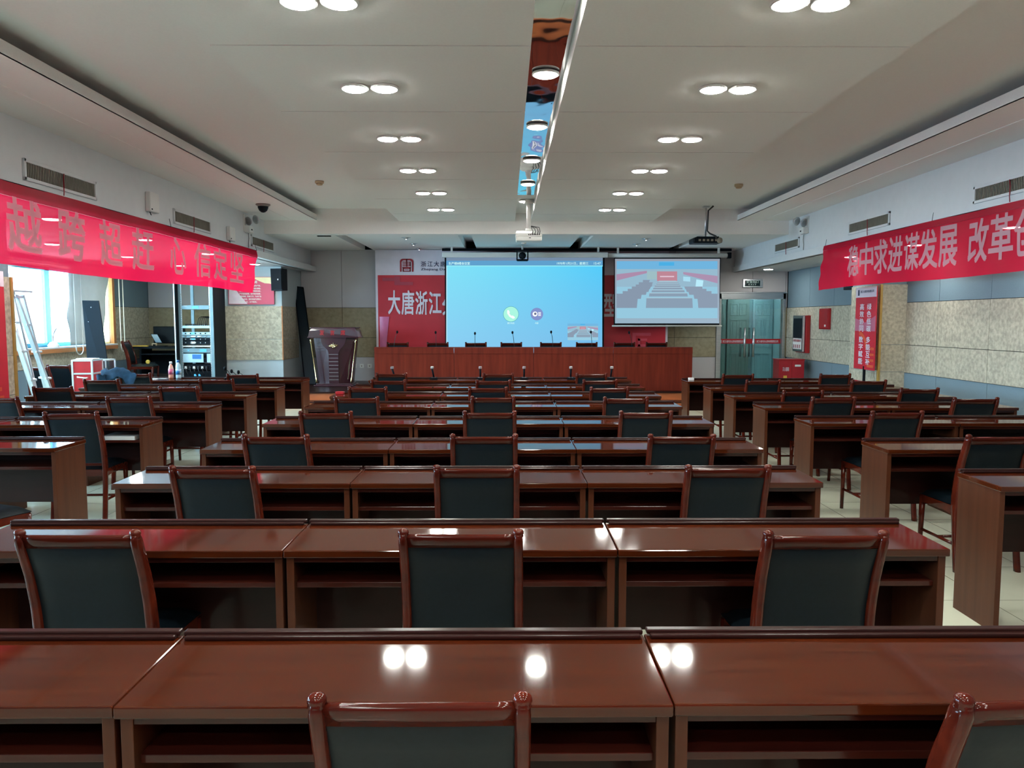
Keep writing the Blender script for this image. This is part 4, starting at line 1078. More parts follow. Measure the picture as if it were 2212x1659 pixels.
# tall dark boards leaning
t = thing('leaning_board', 'tall narrow black board leaning on the wall behind the lectern', 'board')
mb = MB(); a = at_y(636, 619, 16.9); b = at_y(655, 621, 16.9); c = at_y(683, 832, 16.2); d = at_y(659, 832, 16.2)
mb.prism([tuple(a), tuple(b), (c.x, c.y, .26), (d.x, d.y, .26)], (0, .04, 0)); mb.build('panel', 'slate', t)
mb = MB()
P_ = [Vector(a), Vector(b), Vector((c.x, c.y, .26)), Vector((d.x, d.y, .26))]
for k in range(4): mb.tube([P_[k] + Vector((0, -.005, 0)), P_[(k + 1) % 4] + Vector((0, -.005, 0))], .012, 6)
mb.build('edge_frame', 'dark', t)
t = thing('leaning_board', 'wide dark slate board leaning against the window blind', 'board')
mb = MB(); x = XL
a = at_y(177.5, 649, 13.55); b = at_y(212.5, 649.5, 13.65); c = at_y(247, 880, 13.2); d = at_y(197.5, 880, 13.1)
mb.prism([tuple(a), tuple(b), (c.x, c.y, .0), (d.x, d.y, .0)], (0, .03, 0)); mb.build('panel', 'slate', t)
n_ = Vector((0, -.002, 0)); mb = MB()
for u, v in ((.5, .06), (.25, .19)):
    q = Vector(a).lerp(Vector(b), u).lerp(Vector((d.x, d.y, 0)).lerp(Vector((c.x, c.y, 0)), u), v)
    mb.lathe([(.008, 0), (.008, .004), (0, .005)], q + n_, 8, 0, Matrix.Rotation(PI / 2, 3, 'X'))
mb.build('screw', 'steel', t)

# ------------------------------------------------------------------ ladder
t = thing('step_ladder', 'aluminium step ladder leaning by the left window beside the pillar', 'ladder')
def lad(A0, A1, B0, B1, steps, dx=.0):
    """A0,A1: tops of the two rails, B0,B1: feet"""
    A0, A1, B0, B1 = (Vector(q) for q in (A0, A1, B0, B1))
    for a, b in ((A0, B0), (A1, B1)):
        mb = MB()
        mb.prism([a + Vector((-.012, 0, 0)), a + Vector((.05, 0, 0)), b + Vector((.05, 0, 0)), b + Vector((-.012, 0, 0))], (0, .006, 0))
        for o_ in (-.012, .044): mb.prism([a + Vector((o_, 0, 0)), a + Vector((o_ + .006, 0, 0)), b + Vector((o_ + .006, 0, 0)), b + Vector((o_, 0, 0))], (0, .035, 0))
        mb.build('rail', 'alu', t)
    for k in range(steps):
        z = A0.z - .36 * k - .02
        if z < .1: break
        f0 = (A0.z - z) / A0.z; p = A0.lerp(B0, f0); q = A1.lerp(B1, f0)
        mb = MB(); mb.prism([p + Vector((-.02, -.03, 0)), q + Vector((.06, -.03, 0)), q + Vector((.075, .07, 0)), p + Vector((-.01, .07, 0))], (0, 0, -.022))
        mb.build('step', 'alu', t)
lad((-6.37, 10.15, 1.95), (-6.31, 9.85, 1.95), (-6.02, 10.15, 0), (-5.72, 9.75, 0), 6)
lad((-6.40, 10.40, 1.92), (-6.36, 10.20, 1.92), (-6.32, 10.95, 0), (-6.10, 10.75, 0), 5)
mb = MB(); mb.box(-6.40, -6.25, 9.82, 10.45, 1.95, 1.975, bev=.005); mb.build('top_cap', 'alu', t)

# ------------------------------------------------------------------ red flight case and clear cabinet
t = thing('tool_case', 'red flight case with silver edges under the window', 'case', (at_y(178, 800, 12.0).x, 12.0, 0), math.radians(8))
w_ = .14; zt = at_y(189, 779, 12.0).z
mb = MB(); mb.box(-w_, w_, 0, .42, .12, zt - .2, 0); mb.box(-w_, w_, 0, .42, zt - .19, zt, 0); mb.build('shell', 'red', t)
mb = MB()
for x in (-w_, w_):
    for y in (0, .42): mb.box(x - .014, x + .014, y - .014, y + .014, .1, zt + .005, bev=.004)
for z in (.11, zt - .2, zt): mb.box(-w_ - .01, w_ + .01, -.012, .432, z - .012, z + .012)
mb.build('edge_trim', 'alu', t)
mb = MB(); zh = at_y(189, 815, 12.0).z; mb.tube([(-.07, -.01, zh + .01), (-.06, -.045, zh + .005), (.06, -.045, zh - .01), (.075, -.01, zh - .005)], .011, 8); mb.build('handle', 'plast', t)
for x in (-.10, .10):
    mb = MB(); mb.lathe([(0, -.02), (.05, -.02), (.05, .02), (0, .02)], (x, .1, .05), 14, 0, Matrix.Rotation(PI / 2, 3, 'Y')); mb.build('wheel', 'dark', t)
tag(MB().box(-.12, .14, .05, .25, zt + .015, zt + .03).xform(Matrix.Translation(t.location)).build('paper_stack', 'plast'), 'small stack of paper lying on the red flight case', 'paper')
t = thing('display_cabinet', 'silver-framed clear cabinet beside the red flight case', 'cabinet', (at_y(211, 800, 12.5).x, 12.5, 0))
mb = MB(); zt = at_y(207, 777, 12.5).z
for x in (-.13, .13):
    for y in (0, .3): mb.box(x - .01, x + .01, y - .01, y + .01, 0, zt, bev=.002)
for z in (.05, zt * .5, zt - .01):
    mb.box(-.13, .13, -.01, .01, z - .01, z + .01); mb.box(-.13, .13, .29, .31, z - .01, z + .01); mb.box(-.14, -.12, 0, .3, z - .01, z + .01); mb.box(.12, .14, 0, .3, z - .01, z + .01)
mb.build('frame', 'alu', t)
mb = MB(); mb.box(-.125, .125, .0, .004, .05, zt); mb.box(-.125, .125, .296, .30, .05, zt); mb.build('glass', 'clear', t)
mb = MB(); mb.box(-.12, .12, .02, .28, .04, .06); mb.box(-.12, .12, .02, .28, zt * .5 - .01, zt * .5); mb.build('shelf', 'alu', t)
for k, x in enumerate((-.05, .06)):
    e = thing('fire_extinguisher', 'small red extinguisher inside the clear cabinet, %s one' % ('left', 'right')[k], 'fire extinguisher', (t.location.x + x, t.location.y + .15, .06))
    mb = MB(); mb.lathe([(.045, 0), (.05, .02), (.05, .28), (.03, .34), (.015, .36), (.0, .36)], n=16); mb.build('cylinder', 'red', e)
    mb = MB(); mb.box(-.015, .015, -.04, .03, .36, .39, bev=.003); mb.build('handle', 'dark', e)

# ------------------------------------------------------------------ jacket on the last left chair
jc = Vector((-5.02, 10.62 * KY, 0))
t = thing('jacket', 'crumpled blue jacket thrown over a chair back on the left', 'jacket', (at_y(258, 800, 10.46).x, 10.46, .84))
def jk(u, v):
    x = -.24 + .46 * u; a = (v - .5) * 2
    fold = .010 * math.sin(u * 24 + v * 9) * (.5 + .5 * math.sin(u * 7)) + .010 * math.sin(u * 12 - v * 10) + .004 * math.sin(u * 39 + v * 5)
    top = .075 + .055 * math.sin(u * PI * .92 + .35) - .05 * max(0, u - .8) * 4
    z = top - .015 - (abs(a) ** 1.7) * (.15 + .04 * math.sin(u * 9)) + fold
    y = a * (.085 + .02 * math.sin(u * 7)) + fold * .6
    return (x + .012 * math.sin(v * 8 + u * 5), y, z)
mb = MB(); mb.grid(jk, 70, 30); o = mb.build('cloth_body', 'denim', t, recalc=False); sm = o.modifiers.new('s', 'SOLIDIFY'); sm.thickness = .012
mb = MB(); mb.grid(lambda u, v: (-.20 + .12 * u + .10 * math.cos(v * 2 * PI) * .55 - .1 * u, -.10 + .05 * math.sin(v * 2 * PI), .03 - .22 * u + .01 * math.sin(v * 20 + u * 14)), 18, 20); o = mb.build('sleeve', 'denim', t, recalc=False)

# ------------------------------------------------------------------ things on the last left-block desks
def bottle(x, y, z, prof, mats, label, capz, group='drink bottles'):
    t = thing('drink_bottle', label, 'bottle', (x, y, z), 0, group)
    mb = MB(); mb.lathe(prof, n=18); mb.build('bottle_body', mats[0], t)
    mb = MB(); mb.lathe([(.018, capz), (.019, capz + .028), (.016, capz + .032), (0, capz + .032)], n=16); mb.build('cap', mats[1], t)
    mb = MB(); mb.lathe([(prof[3][0] + .0015, .06), (prof[3][0] + .0015, .14)], n=18); mb.build('label_wrap', mats[2], t)
zt = .76
p = at_z(370, 818, .76)
M['tea'] = mat('orange_drink', (.62, .16, .06), .15, coat=.6, rgb2=(.75, .45, .35), scale=(3, 3, 10))
M['teal'] = mat('pink_white_label', (.80, .55, .58), .4, rgb2=(.6, .1, .2), scale=(12, 12, 12), contrast=.1)
M['water'] = mat('clear_water', (.45, .68, .82), .1, coat=.6)
M['wlabel'] = mat('blue_white_label', (.70, .85, .92), .3, rgb2=(.03, .22, .55), scale=(14, 14, 14), contrast=.12)
bottle(p.x, p.y, .76, [(.0, 0), (.034, .002), (.036, .03), (.034, .10), (.033, .15), (.026, .18), (.015, .20), (.014, .215)], ('tea', 'plast', 'teal'), 'orange drink bottle with a white cap on the left desk', .212)
p = at_z(386, 818, .76)
bottle(p.x, p.y, .76, [(.0, 0), (.036, .002), (.038, .03), (.037, .12), (.038, .17), (.030, .20), (.017, .22), (.015, .235)], ('water', 'blue', 'wlabel'), 'blue-labelled water bottle next to the orange drink', .232)
for (pxa, pya, w_, h_, m, lb, nm, cat) in ((322, 817, .10, .05, 'pink', 'pink tape roll case on the left desk near the bottles', 'tape_case', 'tape'), (336, 816, .08, .05, 'plast', 'small white card on the left desk near the bottles', 'card', 'card'), (353, 815, .12, .09, 'steel', 'grey flat notebook on the left desk near the bottles', 'notebook', 'notebook')):
    p = at_y(pxa, pya, 11.0); p.y = 10.95
    tag(MB().box(p.x - w_ / 2, p.x + w_ / 2, p.y, p.y + h_, .76, .775, bev=.003).build(nm, m), lb, cat)
p = at_z(1443, 862 , .76)
for (pxa, pya, w_, h_, hh, m, lb, nm, cat) in ((1494, 821, .07, .06, .03, 'plast', 'small white box on the corner of the last right-block desk', 'small_box', 'box'),
      (733, 852, .09, .07, .03, 'red', 'small red packet on a far centre-left desk', 'packet', 'packet'),
      (1131, 836, .06, .04, .02, 'dark', 'small dark remote on a far centre desk', 'remote_control', 'remote')):
    p = at_z(pxa, pya, .76)
    tag(MB().box(p.x - w_ / 2, p.x + w_ / 2, p.y, p.y + h_, .7605, .76 + hh, bev=.003).build(nm, m), lb, cat)
# paper on the floor-level shelf of the second left desk
p = at_x(260, 975, -3.2)
tag(MB().box(-3.26, -2.985, 6.255, 6.50, .628, .66, bev=.002).build('paper_stack', 'plast'), 'grey-white stack of papers in the shelf of a left-block desk', 'paper')

# ------------------------------------------------------------------ computer corner
t = thing('computer_desk', 'black computer desk in the left back corner', 'desk', (-6.95, 16.2, .26))
z0 = at_y(330, 749, 16.2).z - .26
mb = MB(); mb.box(-.80, .55, 0, .6, z0 - .04, z0, bev=.004); mb.build('desktop', 'black', t)
mb = MB(); mb.box(-.62, .40, .03, .42, z0 - .17, z0 - .145, bev=.003); mb.build('keyboard_tray', 'black', t)
for x in (-.62, .5):
    mb = MB(); mb.prism([(x - .02, .02, 0), (x + .02, .02, 0), (x + .02, .06, z0 - .04), (x - .02, .06, z0 - .04)], (0, .5, 0)); mb.build('side_panel', 'black', t)
mb = MB(); mb.box(-.6, .48, .5, .52, .2, z0 - .1); mb.build('back_panel', 'slate', t)
z0 += .26
tx, ty = -6.95, 16.2
t = thing('monitor', 'wide dark monitor on the black computer desk', 'monitor', (tx, ty, z0))
a = at_y(332, 742, 16.55); b = at_y(388, 705, 16.55)
mb = MB(); mb.box(a.x - tx, b.x - tx + .1, .35, .39, a.z - z0 , b.z - z0, bev=.006); mb.build('housing', 'dark', t)
mb = MB(); mb.box(a.x - tx + .02, b.x - tx + .08, .345, .352, a.z - z0 + .02, b.z - z0 - .02); mb.build('display', 'black', t)
mb = MB(); mb.box(.05, .3, .3, .45, 0, .015); mb.box(.14, .2, .38, .42, 0, .2); mb.build('stand', 'dark', t)
t = thing('laptop', 'open laptop with pale screen beside the monitor', 'laptop', (tx, ty, z0))
a = at_y(325, 721, 16.35); b = at_y(340, 721.5, 16.35); c = at_y(351, 741, 16.35); d = at_y(336.5, 741, 16.35)
mb = MB(); mb.prism([Vector(q) - Vector((tx, ty, z0)) for q in (a, b, c, d)], (0, .02, 0)); mb.build('lid', 'dark', t)
cen = (a + b + c + d) / 4
mb = MB(); mb.prism([Vector(q).lerp(cen, .12) - Vector((tx, ty + .004, z0)) for q in (a, b, c, d)], (0, .004, 0)); mb.build('display', mat('laptop_screen', (.10, .18, .24), .2, emit=((.2, .36, .5), .25)), t)
mb = MB(); mb.box(d.x - tx - .1, c.x - tx + .1, -.02 + .05, .17, 0, .02, bev=.003); mb.build('keyboard_base', 'dark', t)
tag(MB().box(-7.72, -7.42, 16.25, 16.35, z0, z0 + .025, bev=.004).build('yellow_ruler', 'yellow'), 'yellow strip lying on the left end of the computer desk', 'ruler')
t = thing('adapter', 'small pale adapter standing on the computer desk', 'adapter', (-7.30, 16.3, z0))
mb = MB(); mb.box(-.05, .05, 0, .05, 0, .07, bev=.006); mb.build('body', 'beigepl', t); mb = MB(); mb.box(-.025, .03, -.004, .0, .01, .05); mb.build('socket', 'dark', t)
t = thing('tape_gun', 'yellow-handled tool lying on the sideways chair seat', 'tool', (at_y(320, 783, 15.25).x, 15.25, .74))
mb = MB(); mb.lathe([(.02, -.01), (.04, -.01), (.04, .02), (.02, .02)], (0, 0, .04), 14, 0, Matrix.Rotation(PI / 2, 3, 'X')); mb.build('tape_wheel', 'yellow', t)
mb = MB(); mb.box(.02, .14, -.015, .015, .01, .035, bev=.004); mb.build('handle', 'dark', t)

# ------------------------------------------------------------------ equipment rack
RY = 15.0
A = at_y(385, 700, RY); Bq = at_y(460, 700, RY)
rx0, rx1 = A.x, Bq.x
t = thing('equipment_rack', 'tall open server rack full of audio units beside the left pillar', 'rack')
H = 2.32
mb = MB()
for x in (rx0 + .03, rx1 - .02):
    for y in (RY, RY + .62): mb.box(x - .03, x + .03, y, y + .03, .26, H, bev=.003)
mb.box(rx0, rx1, RY, RY + .65, H, H + .03); mb.box(rx0, rx1, RY, RY + .65, .27, .33)
mb.build('frame', 'rackmetal', t)
mb = MB(); mb.box(rx1, rx1 + .02, RY + .03, RY + .62, .27, H); mb.build('side_panel', 'black', t)
mb = MB(); mb.box(rx0 - .01, rx0 + .012, RY - .16, RY, .28, H, bev=.003); mb.box(rx0 + .012, rx0 + .02, RY - .14, RY - .02, .3, H - .05, 1); tag(mb.build('open_door', ['alu', 'dark'], t), 'rack door swung open towards the camera')
mb = MB()
for x in (rx0 + .065, rx1 - .055):
    mb.box(x - .008, x + .008, RY - .004, RY + .02, .30, H - .02)
for k in range(52):
    z = .34 + k * .034
    for x in (rx0 + .065, rx1 - .055): mb.box(x - .004, x + .004, RY - .006, RY - .003, z, z + .012, 1)
mb.build('rack_rail', ['alu', 'dark'], t)
ux0, ux1 = rx0 + .075, rx1 - .06
def unit(name, label, pya, pyb, m, dep=.4, yf=-.01):
    z1 = at_y(420, pya, RY).z; z0 = at_y(420, pyb, RY).z
    u = thing(name, label, 'rack unit', (0, RY + yf, z0))
    mb = MB(); mb.box(ux0, ux1, 0, dep, 0, z1 - z0 - .004, bev=.003); mb.build('chassis', m, u)
    return u, z1 - z0
M['uteal'] = mat('grey_blue_faceplate', (.16, .24, .27), .35, metal=.4)
M['upale'] = mat('pale_faceplate', (.42, .60, .66), .35, metal=.3)
M['lcd'] = mat('blue_display', (.03, .2, .4), .3, emit=((.10, .52, .8), .8))
def face(u, x0, x1, z0, z1, m, name): return MB().box(ux0 + x0 * (ux1 - ux0), ux0 + x1 * (ux1 - ux0), -.006, 0, z0, z1).build(name, m, u)
u, h = unit('network_switch', 'grey rack unit with a small blue display, topmost in the rack', 659, 668.5, 'uteal'); face(u, .38, .62, h * .2, h * .8, 'lcd', 'display'); face(u, .08, .2, h * .75, h * .9, 'plast', 'label_plate')
u, h = unit('patch_panel', 'pale shelf unit with a row of black plugs and cables', 703, 709, 'upale', .35)
mb = MB()
for k in range(12):
    x = ux0 + (.12 + .068 * k) * (ux1 - ux0); mb.box(x - .008, x + .008, .02, .05, h - .004, h + .03)
    if k > 5: mb.tube([(x, .03, h + .02), (x + .02, .06, h + .13), (x + .05, .12, h + .17), (x + .10, .3, h + .14)], .006, 6)
mb.build('cable', 'rubber', u)
for k, (ya, yb, nm, lb, m) in enumerate([(717, 723.5, 'receiver', 'pale wireless receiver with round ports in the rack', 'upale'), (724, 729.5, 'mixer', 'rack mixer with two bright windows', 'uteal'), (730, 735.5, 'equalizer', 'dark rack equalizer with small knobs', 'black'), (736, 744.5, 'power_amplifier', 'dark rack amplifier with a pale sticker', 'black')]):
    u, h = unit(nm, lb, ya, yb, m)
    mb = MB()
    for q in range(5): mb.lathe([(0, 0), (.012, 0), (.012, .012), (0, .013)], (ux0 + (.12 + .18 * q) * (ux1 - ux0), -.002, h / 2), 10, 0, Matrix.Rotation(PI / 2, 3, 'X'))
    mb.build('knob', ('dark', 'steel', 'steel', 'steel')[k], u)
    face(u, .30, .46, h * .25, h * .8, 'plast' if k in (1, 3) else 'lcd', 'label_plate')
    if k == 1: face(u, .55, .70, h * .25, h * .8, 'plast', 'label_plate')
u, h = unit('shelf_board', 'thin white shelf in the rack', 746, 749.5, 'plast')
u, h = unit('audio_processor', 'grey rack processor with a blue display at the right', 752, 762, 'uteal'); face(u, .62, .86, h * .2, h * .8, 'lcd', 'display'); face(u, .18, .23, h * .4, h * .6, 'lcd', 'button')
u, h = unit('rack_computer', 'large pale rack computer with a blue badge', 763.5, 783, 'upale'); face(u, .34, .66, h * .4, h * .9, 'blue', 'badge'); face(u, .74, .86, h * .02, h * .98, 'dark', 'drive_bay'); face(u, .77, .83, h * .5, h * .8, 'steel', 'drive_slot')
u, h = unit('power_strip', 'dark power unit with a tangle of plugs at the rack bottom', 787, 799, 'dark', .3)
mb = MB()
for k in range(6): x = ux0 + (.1 + .15 * k) * (ux1 - ux0); mb.box(x - .02, x + .02, -.03, 0, .02, .07, k % 2, bev=.004); mb.tube([(x, -.03, .04), (x + .02, -.05, -.02), (x + .05, -.03, -.10)], .007, 6, 1)
mb.build('plug', ['plast', 'rubber'], u)
u, h = unit('battery_unit', 'dark unit with two blue indicator lamps lowest in the rack', 801, 815, 'dark', .3); face(u, .38, .46, h * .2, h * .5, 'lcd', 'indicator'); face(u, .54, .62, h * .2, h * .5, 'lcd', 'indicator')

# ------------------------------------------------------------------ glass door, exit sign, corridor beyond
t = thing('door_1', 'double glass door with steel frame and red strip at the right', 'door'); t['kind'] = 'structure'; del t['category']
mb = MB(); yD = YB
for x0, x1 in ((DX0, DX0 + .10), (DX1 - .06, DX1)): mb.box(x0, x1, yD - .03, yD + .15, 0, DZ, bev=.004)
mb.box(DX0, DX1, yD - .03, yD + .15, 2.05, DZ, bev=.004); mb.box(DX0 - .02, DX1 + .02, yD - .05, yD + .0, DZ - .03, DZ, bev=.004); mb.build('door_frame', 'steel', t)
xm = at_y(1630, 740, yD).x
for k, (x0, x1) in enumerate(((DX0 + .11, xm - .004), (xm + .004, DX1 - .07))):
    lf = MB().box(x0, x1, yD + .05, yD + .062, .02, 2.04).build('glass_leaf', 'doorglass', t)
    hx = at_y((1608.5, 1627.5)[k], 740, yD).x; za, zb = at_y(1608, 771, yD).z, at_y(1608, 708, yD).z
    for yy, sg in ((yD + .0, 1), ):
        mb = MB(); mb.tube([(hx, yy, za), (hx, yy, zb)], .024, 12); mb.tube([(hx - .06, yD + .11, za), (hx - .06, yD + .11, zb)], .022, 12)
        for z in (za + .12, zb - .12): mb.tube([(hx, yy, z), (hx, yD + .05, z)], .01, 8)
        mb.build('pull_handle', 'steel', lf)
    s0, s1 = at_y(1500, 742.5, yD).z, at_y(1500, 732, yD).z
    st = MB().box(x0, x1, yD + .040, yD + .049, s0, s1).build('red_strip', 'red', lf)
bm = bmesh.new()
for xa, xb in ((1561, 1607), (1634, 1681)):
    a = at_y(xa, 740, yD + .034); b = at_y(xb, 735, yD + .034)
    text_bm(bm, '浙江大唐乌沙山发电有限责任公司', a, (1, 0, 0), (0, 0, 1), b.x - a.x, b.z - a.z, .02)
me = bpy.data.meshes.new('lettering'); bm.to_mesh(me); bm.free(); me.materials.append(M['whiteprint']); o = bpy.data.objects.new('lettering', me); COL.objects.link(o); o.parent = t
mb = MB()
for xa in (1552.5, 1625):
    a = at_y(xa, 741, yD + .034); b = at_y(xa + 6, 734.5, yD + .034); mb.box(a.x, b.x, yD + .034, yD + .036, a.z, b.z)
mb.build('strip_emblem', 'whiteprint', t)
# corridor
mb = MB()
mb.box(4.2, 6.5, 18.75, 18.85, 0, 2.6); mb.box(4.2, 4.3, YB + .2, 18.75, 0, 2.6); mb.box(6.36, 6.5, YB + .1, 18.75, 0, 2.6); mb.box(4.2, 6.5, YB + .1, 18.85, 2.5, 2.6)
struct('wall_corridor', mb, 'cold')
def pdoor(x0, x1, y, m, num, label):
    t = thing('door_%d' % num, label, 'door'); t['kind'] = 'structure'; del t['category']
    mb = MB(); mb.box(x0, x1, y, y + .05, 0, 2.12, bev=.004); mb.build('door_leaf', m, t)
    w = (x1 - x0)
    mb = MB()
    for za, zb in ((1.70, 1.98), (.95, 1.6), (.15, .8)):
        for u0, u1 in ((.12, .46), (.54, .88)):
            a, b = x0 + w * u0, x0 + w * u1
            for q in ((a, b, za, za + .02), (a, b, zb - .02, zb), (a, a + .02, za, zb), (b - .02, b, za, zb)): mb.box(q[0], q[1], y - .012, y, q[2], q[3], bev=.003)
            mb.box(a + .06, b - .06, y - .008, y, za + .06, zb - .06, bev=.003)
    mb.build('raised_panel', m, t)
    return t
pdoor(4.75, 5.22, 18.60, 'ghost', 2, 'grey panelled door behind the glass'); pdoor(5.26, 5.78, 18.60, 'ghost', 3, 'second grey panelled door behind the glass'); pdoor(5.86, 6.34, 18.60, 'cold', 4, 'pale panelled door behind the right glass leaf')
t = make_lamp('filllamp'); t.location = (5.6, 18.0, 2.5); tag(t, 'round lamp added out of view to brighten the corridor behind the glass door', 'lamp')  # unseen lamp added to brighten the corridor
a = at_y(1605, 621, YB - .03); b = at_y(1648.5, 603, YB - .03)
t = thing('exit_sign', 'dark green exit sign in a steel frame above the glass door', 'sign')
mb = MB(); mb.box(a.x, b.x, YB - .03, YB + .01, a.z, b.z, bev=.004); mb.build('frame', 'steel', t)
mb = MB(); mb.box(a.x + .04, b.x - .065, YB - .035, YB - .03, a.z + .03, b.z - .03); mb.build('panel', 'glassgreen', t)
bm = bmesh.new(); w_ = b.x - a.x
text_bm(bm, '安全出口', (a.x + .07, YB - .038, a.z + .095), (1, 0, 0), (0, 0, 1), w_ - .17, .055, .02); text_bm(bm, 'E X I T', (a.x + .12, YB - .038, a.z + .05), (1, 0, 0), (0, 0, 1), w_ - .27, .026, .03)
me = bpy.data.meshes.new('lettering'); bm.to_mesh(me); bm.free(); me.materials.append(mat('sign_letters', (.6, .7, .68), .4)); o = bpy.data.objects.new('lettering', me); COL.objects.link(o); o.parent = t
mb = MB(); mb.tube([((a.x + b.x) / 2, YB - .006, a.z), ((a.x + b.x) / 2, YB - .006, 2.2)], .004, 6); mb.build('cable', 'dark', t)

# fire cabinet, display, hose box on the right wall
t = thing('fire_display_case', 'grey framed display case with a dark screen and fire leaflet by the door', 'display case')
def RX(px, py, x): return at_x(px, py, x)
XW = 6.03
zt, zb = RX(1745, 679, XW).z, RX(1745, 764, XW).z
ya, yb_ = 16.45, 15.88
mb = MB(); mb.box(XW, 6.075, yb_, ya, zb + .02, zt - .02, bev=.015); mb.build('case', 'steel', t)
mb = MB(); mb.box(XW - .006, XW, yb_ + .06, ya - .06, zb + .30, zt - .08); mb.build('dark_screen', 'black', t)
mb = MB(); mb.box(XW - .006, XW, yb_ + .06, ya - .06, zb + .07, zb + .29); mb.build('leaflet', 'plast', t)
bm = bmesh.new(); L_ = ya - yb_ - .16
text_bm(bm, '消防器材', (XW - .009, ya - .08, zb + .22), (0, -1, 0), (0, 0, 1), L_, .055, .03)
for q in range(4):
    y0 = ya - .10 - q * L_ / 4
    b2 = bmesh.ops.create_cube(bm, size=1)['verts']
    for v in b2: v.co = Vector((XW - .009 + v.co.x * .002, y0 - .02 + v.co.y * .035, zb + .13 + v.co.z * .07))
me = bpy.data.meshes.new('lettering'); bm.to_mesh(me); bm.free(); me.materials.append(M['redprint']); o = bpy.data.objects.new('lettering', me); COL.objects.link(o); o.parent = t
yc = RX(1750, 700, 6.0).y
t = thing('fire_hose_cabinet', 'flat red fire hose cabinet right behind the grey display case', 'cabinet')
mb = MB(); mb.box(6.08, XR - .005, 15.84, 16.40, zb, zt - .02, bev=.006); mb.build('body', 'red', t)
mb = MB(); mb.box(6.10, XR - .03, 15.834, 15.84, zb + .03, zt - .05); mb.build('door', 'red', t)
t = thing('fire_alarm_cabinet', 'small red wall cabinet high on the fibre boards beside the display', 'cabinet')
a = RX(1764, 711, 6.08); b = RX(1786, 666, 6.08)
mb = MB(); mb.box(6.12, XR - .005, b.y, a.y, a.z, b.z, bev=.004); mb.build('body', 'red', t)
mb = MB(); mb.box(6.11, 6.12, b.y + .02, a.y - .02, a.z + .02, b.z - .02, bev=.003); mb.build('door', 'red', t)
mb = MB(); mb.box(6.105, 6.11, b.y + .10, b.y + .16, a.z + .05, a.z + .09); mb.build('latch', 'plast', t)
t = thing('fire_extinguisher_box', 'red floor box for fire extinguishers beside the glass door', 'box', (0, 0, 0))
a = at_y(1683, 778, 15.6); b = at_y(1738, 778, 15.6)
zt = a.z
mb = MB(); mb.box(a.x, b.x, 15.6, 15.95, 0, zt, bev=.006); mb.build('body', 'red', t)
mb = MB(); mb.box(a.x - .01, b.x + .01, 15.59, 15.96, zt, zt + .02, bev=.004); mb.build('lid', 'red', t)
xm = (a.x + b.x) / 2
mb = MB(); mb.box(a.x + .01, xm - .003, 15.59, 15.60, .03, zt - .01, bev=.002); mb.box(xm + .003, b.x - .01, 15.59, 15.60, .03, zt - .01, bev=.002); mb.build('door', 'red', t)
mb = MB(); mb.box(xm + .06, xm + .18, 15.575, 15.59, zt - .13, zt - .09, bev=.006); mb.build('handle', 'plast', t)
bm = bmesh.new(); text_bm(bm, '灭火器箱', (a.x + .07, 15.585, zt - .22), (1, 0, 0), (0, 0, 1), .13, .08, .03)
me = bpy.data.meshes.new('lettering'); bm.to_mesh(me); bm.free(); me.materials.append(M['whiteprint']); o = bpy.data.objects.new('lettering', me); COL.objects.link(o); o.parent = t
mb = MB(); mb.box(a.x + .09, a.x + .16, 15.583, 15.588, zt - .36, zt - .31); mb.build('yellow_sticker', 'yellow', t)

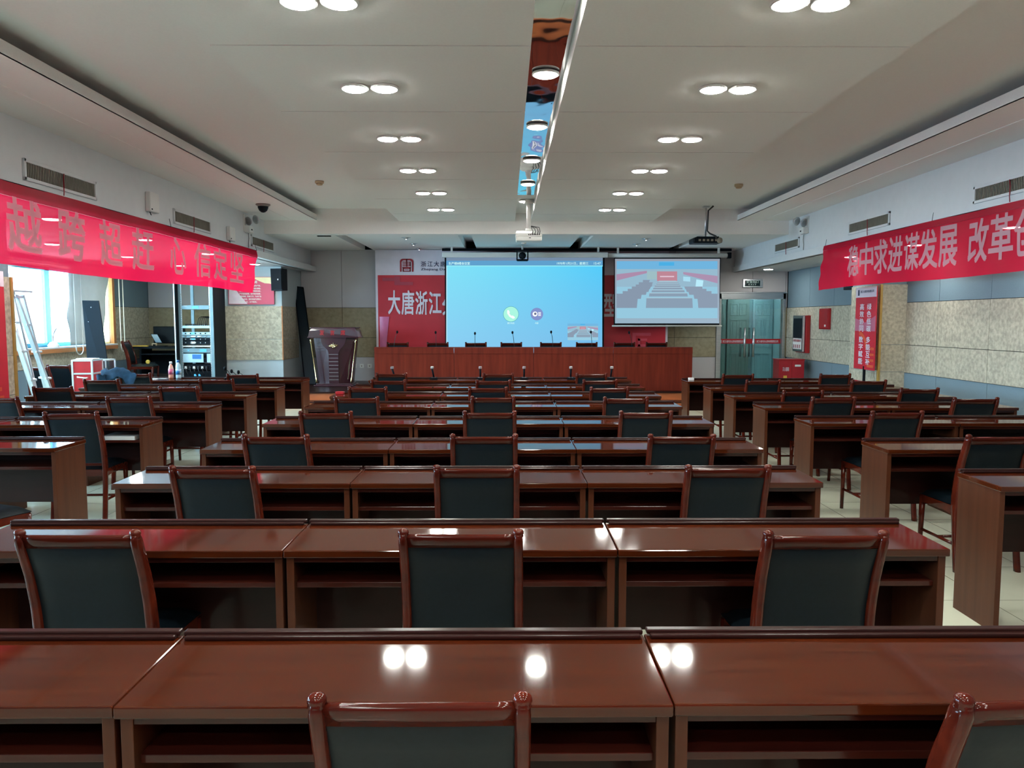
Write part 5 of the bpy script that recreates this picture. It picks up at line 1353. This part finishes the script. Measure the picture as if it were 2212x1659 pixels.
# standee banners on the pillars
def standee(x, s, y0, y1, z0, z1, label, right=True):
    t = thing('slogan_stand', label, 'sign')
    X = lambda a: x + s * a
    def bx(mb, a0, a1, ya, yb, za, zb, mi=0): mb.box(min(X(a0), X(a1)), max(X(a0), X(a1)), ya, yb, za, zb, mi)
    mb = MB(); bx(mb, 0, .012, y0, y1, z0, z1)
    mb.build('board', 'redcloth', t)
    hz = z1 - .16
    mb = MB(); bx(mb, .012, .016, y0 + .003, y1 - .003, hz, z1); mb.build('header', 'whiteprint', t)
    mb = MB(); ym = (y0 + y1) / 2; mb.tube([(X(.0), ym, 0.02), (X(.0), ym, z0 + .05)], .022, 12); mb.tube([(X(.0), ym, .0), (X(.0), ym, .03)], .12, 20)
    if right: mb.build('pole', 'dark', t)
    mb = MB(); n = 14
    for kk, (c0, r0, r1, m) in enumerate((((y0 + (y1 - y0) * (.75 if s < 0 else .25)), .20, .26, 0),)):
        pts = []
        for k in range(n + 1): a = PI * (.02 + .5 * k / n); pts.append((X(.0135), c0 + s * r0 * math.cos(a), z0 + .33 + r0 * math.sin(a)))
        for k in range(n, -1, -1): a = PI * (.02 + .5 * k / n); pts.append((X(.0135), c0 + s * r1 * math.cos(a), z0 + .33 + r1 * math.sin(a)))
        pts = [(p[0], min(max(p[1], y0 + .004), y1 - .004), p[2]) for p in pts]
        mb.prism(pts, (s * .002, 0, 0))
    ye = y0 + .004 if s < 0 else y1 - .30
    for k in range(4): bx(mb, .0135, .015, ye + .02, ye + .24 - .03 * k, z0 + .04 + k * .09, z0 + .08 + k * .09)
    mb.build('orange_print', 'clearedge', t)
    if right:
        mb = MB(); mb.prism([(X(.0125), y0 + .004, 1.42), (X(.0125), y1 - .004, 1.42), (X(.0125), y1 - .004, 1.62), (X(.0125), (y0 + y1) / 2, 1.55), (X(.0125), y0 + .004, 1.66)], (s * .001, 0, 0)); mb.build('hill_print', mat('lilac_hills', (.45, .12, .20), .5), t)
        bm = bmesh.new()
        L = y1 - y0
        for col, yc in (('绿色低碳 多能互补', y0 + L * .31), ('高效协同 数字赋能', y0 + L * .66)):
            z = hz - .10
            for ch in col:
                if ch == ' ': z -= .06; continue
                text_bm(bm, ch, (X(.018), yc + .07 if s < 0 else yc - .07, z - .095), (0, -1 if s < 0 else 1, 0), (0, 0, 1), .14, .095, .025)
                z -= .113
        text_bm(bm, '浙江大唐发电有限公司', (X(.018), y1 - .17, hz + .07), (0, -1, 0), (0, 0, 1), L - .25, .04, .015, mi=1)
        me = bpy.data.meshes.new('lettering'); bm.to_mesh(me); bm.free(); me.materials.append(M['whiteprint']); me.materials.append(M['navy'])
        o = bpy.data.objects.new('lettering', me); COL.objects.link(o); o.parent = t
        mb = MB(); bx(mb, .017, .019, y1 - .13, y1 - .08, hz + .03, hz + .12); mb.build('emblem', 'navy', t)
    return t
standee(5.62, -1, 11.86, 12.56, .82, 2.105, 'tall red vertical slogan sign on a black pole before the right pillar')
standee(-5.297, 1, 7.62, 8.33, .63, 2.1, 'red vertical sign on the near left pillar, cut off by the frame', False)

# sockets
for px, lb in ((781.5, 'white wall socket left of the rostrum, next to the lectern'), (798.5, 'white wall socket nearest the rostrum left end'), (766, 'white wall socket half hidden by the lectern')):
    p = at_y(px, 790.5, YB)
    t = thing('wall_socket', lb, 'socket')
    mb = MB(); mb.box(p.x - .045, p.x + .045, YB - .012, YB + .01, p.z - .045, p.z + .045, bev=.004); mb.build('plate', 'plast', t)
    mb = MB(); mb.box(p.x - .012, p.x + .012, YB - .014, YB - .012, p.z - .012, p.z + .012); mb.build('outlet', 'vent', t)
p = at_y(1509, 831, YB); tag(MB().box(p.x - .12, p.x + .12, YB - .03, YB + .0, p.z - .03, p.z + .04, bev=.004).build('floor_socket_box', 'steel'), 'low steel socket box on the wall between rostrum and door', 'socket')
# desk lamp-like white thing on the window sill
p = at_x(118, 748, XL + .02)
t = thing('table_microphone', 'pale gooseneck device standing on the window sill', 'device', (XL + .0, p.y, WIN_Z[0]))
mb = MB(); mb.lathe([(.0, 0), (.095, 0), (.09, .03), (.05, .08), (0, .09)], n=20); mb.build('base', 'plast', t)
mb = MB(); mb.tube([(0, 0, .08), (0, .0, .18), (0, .05, .26), (0, .12, .32)], .008, 8); mb.build('gooseneck', 'dark', t)
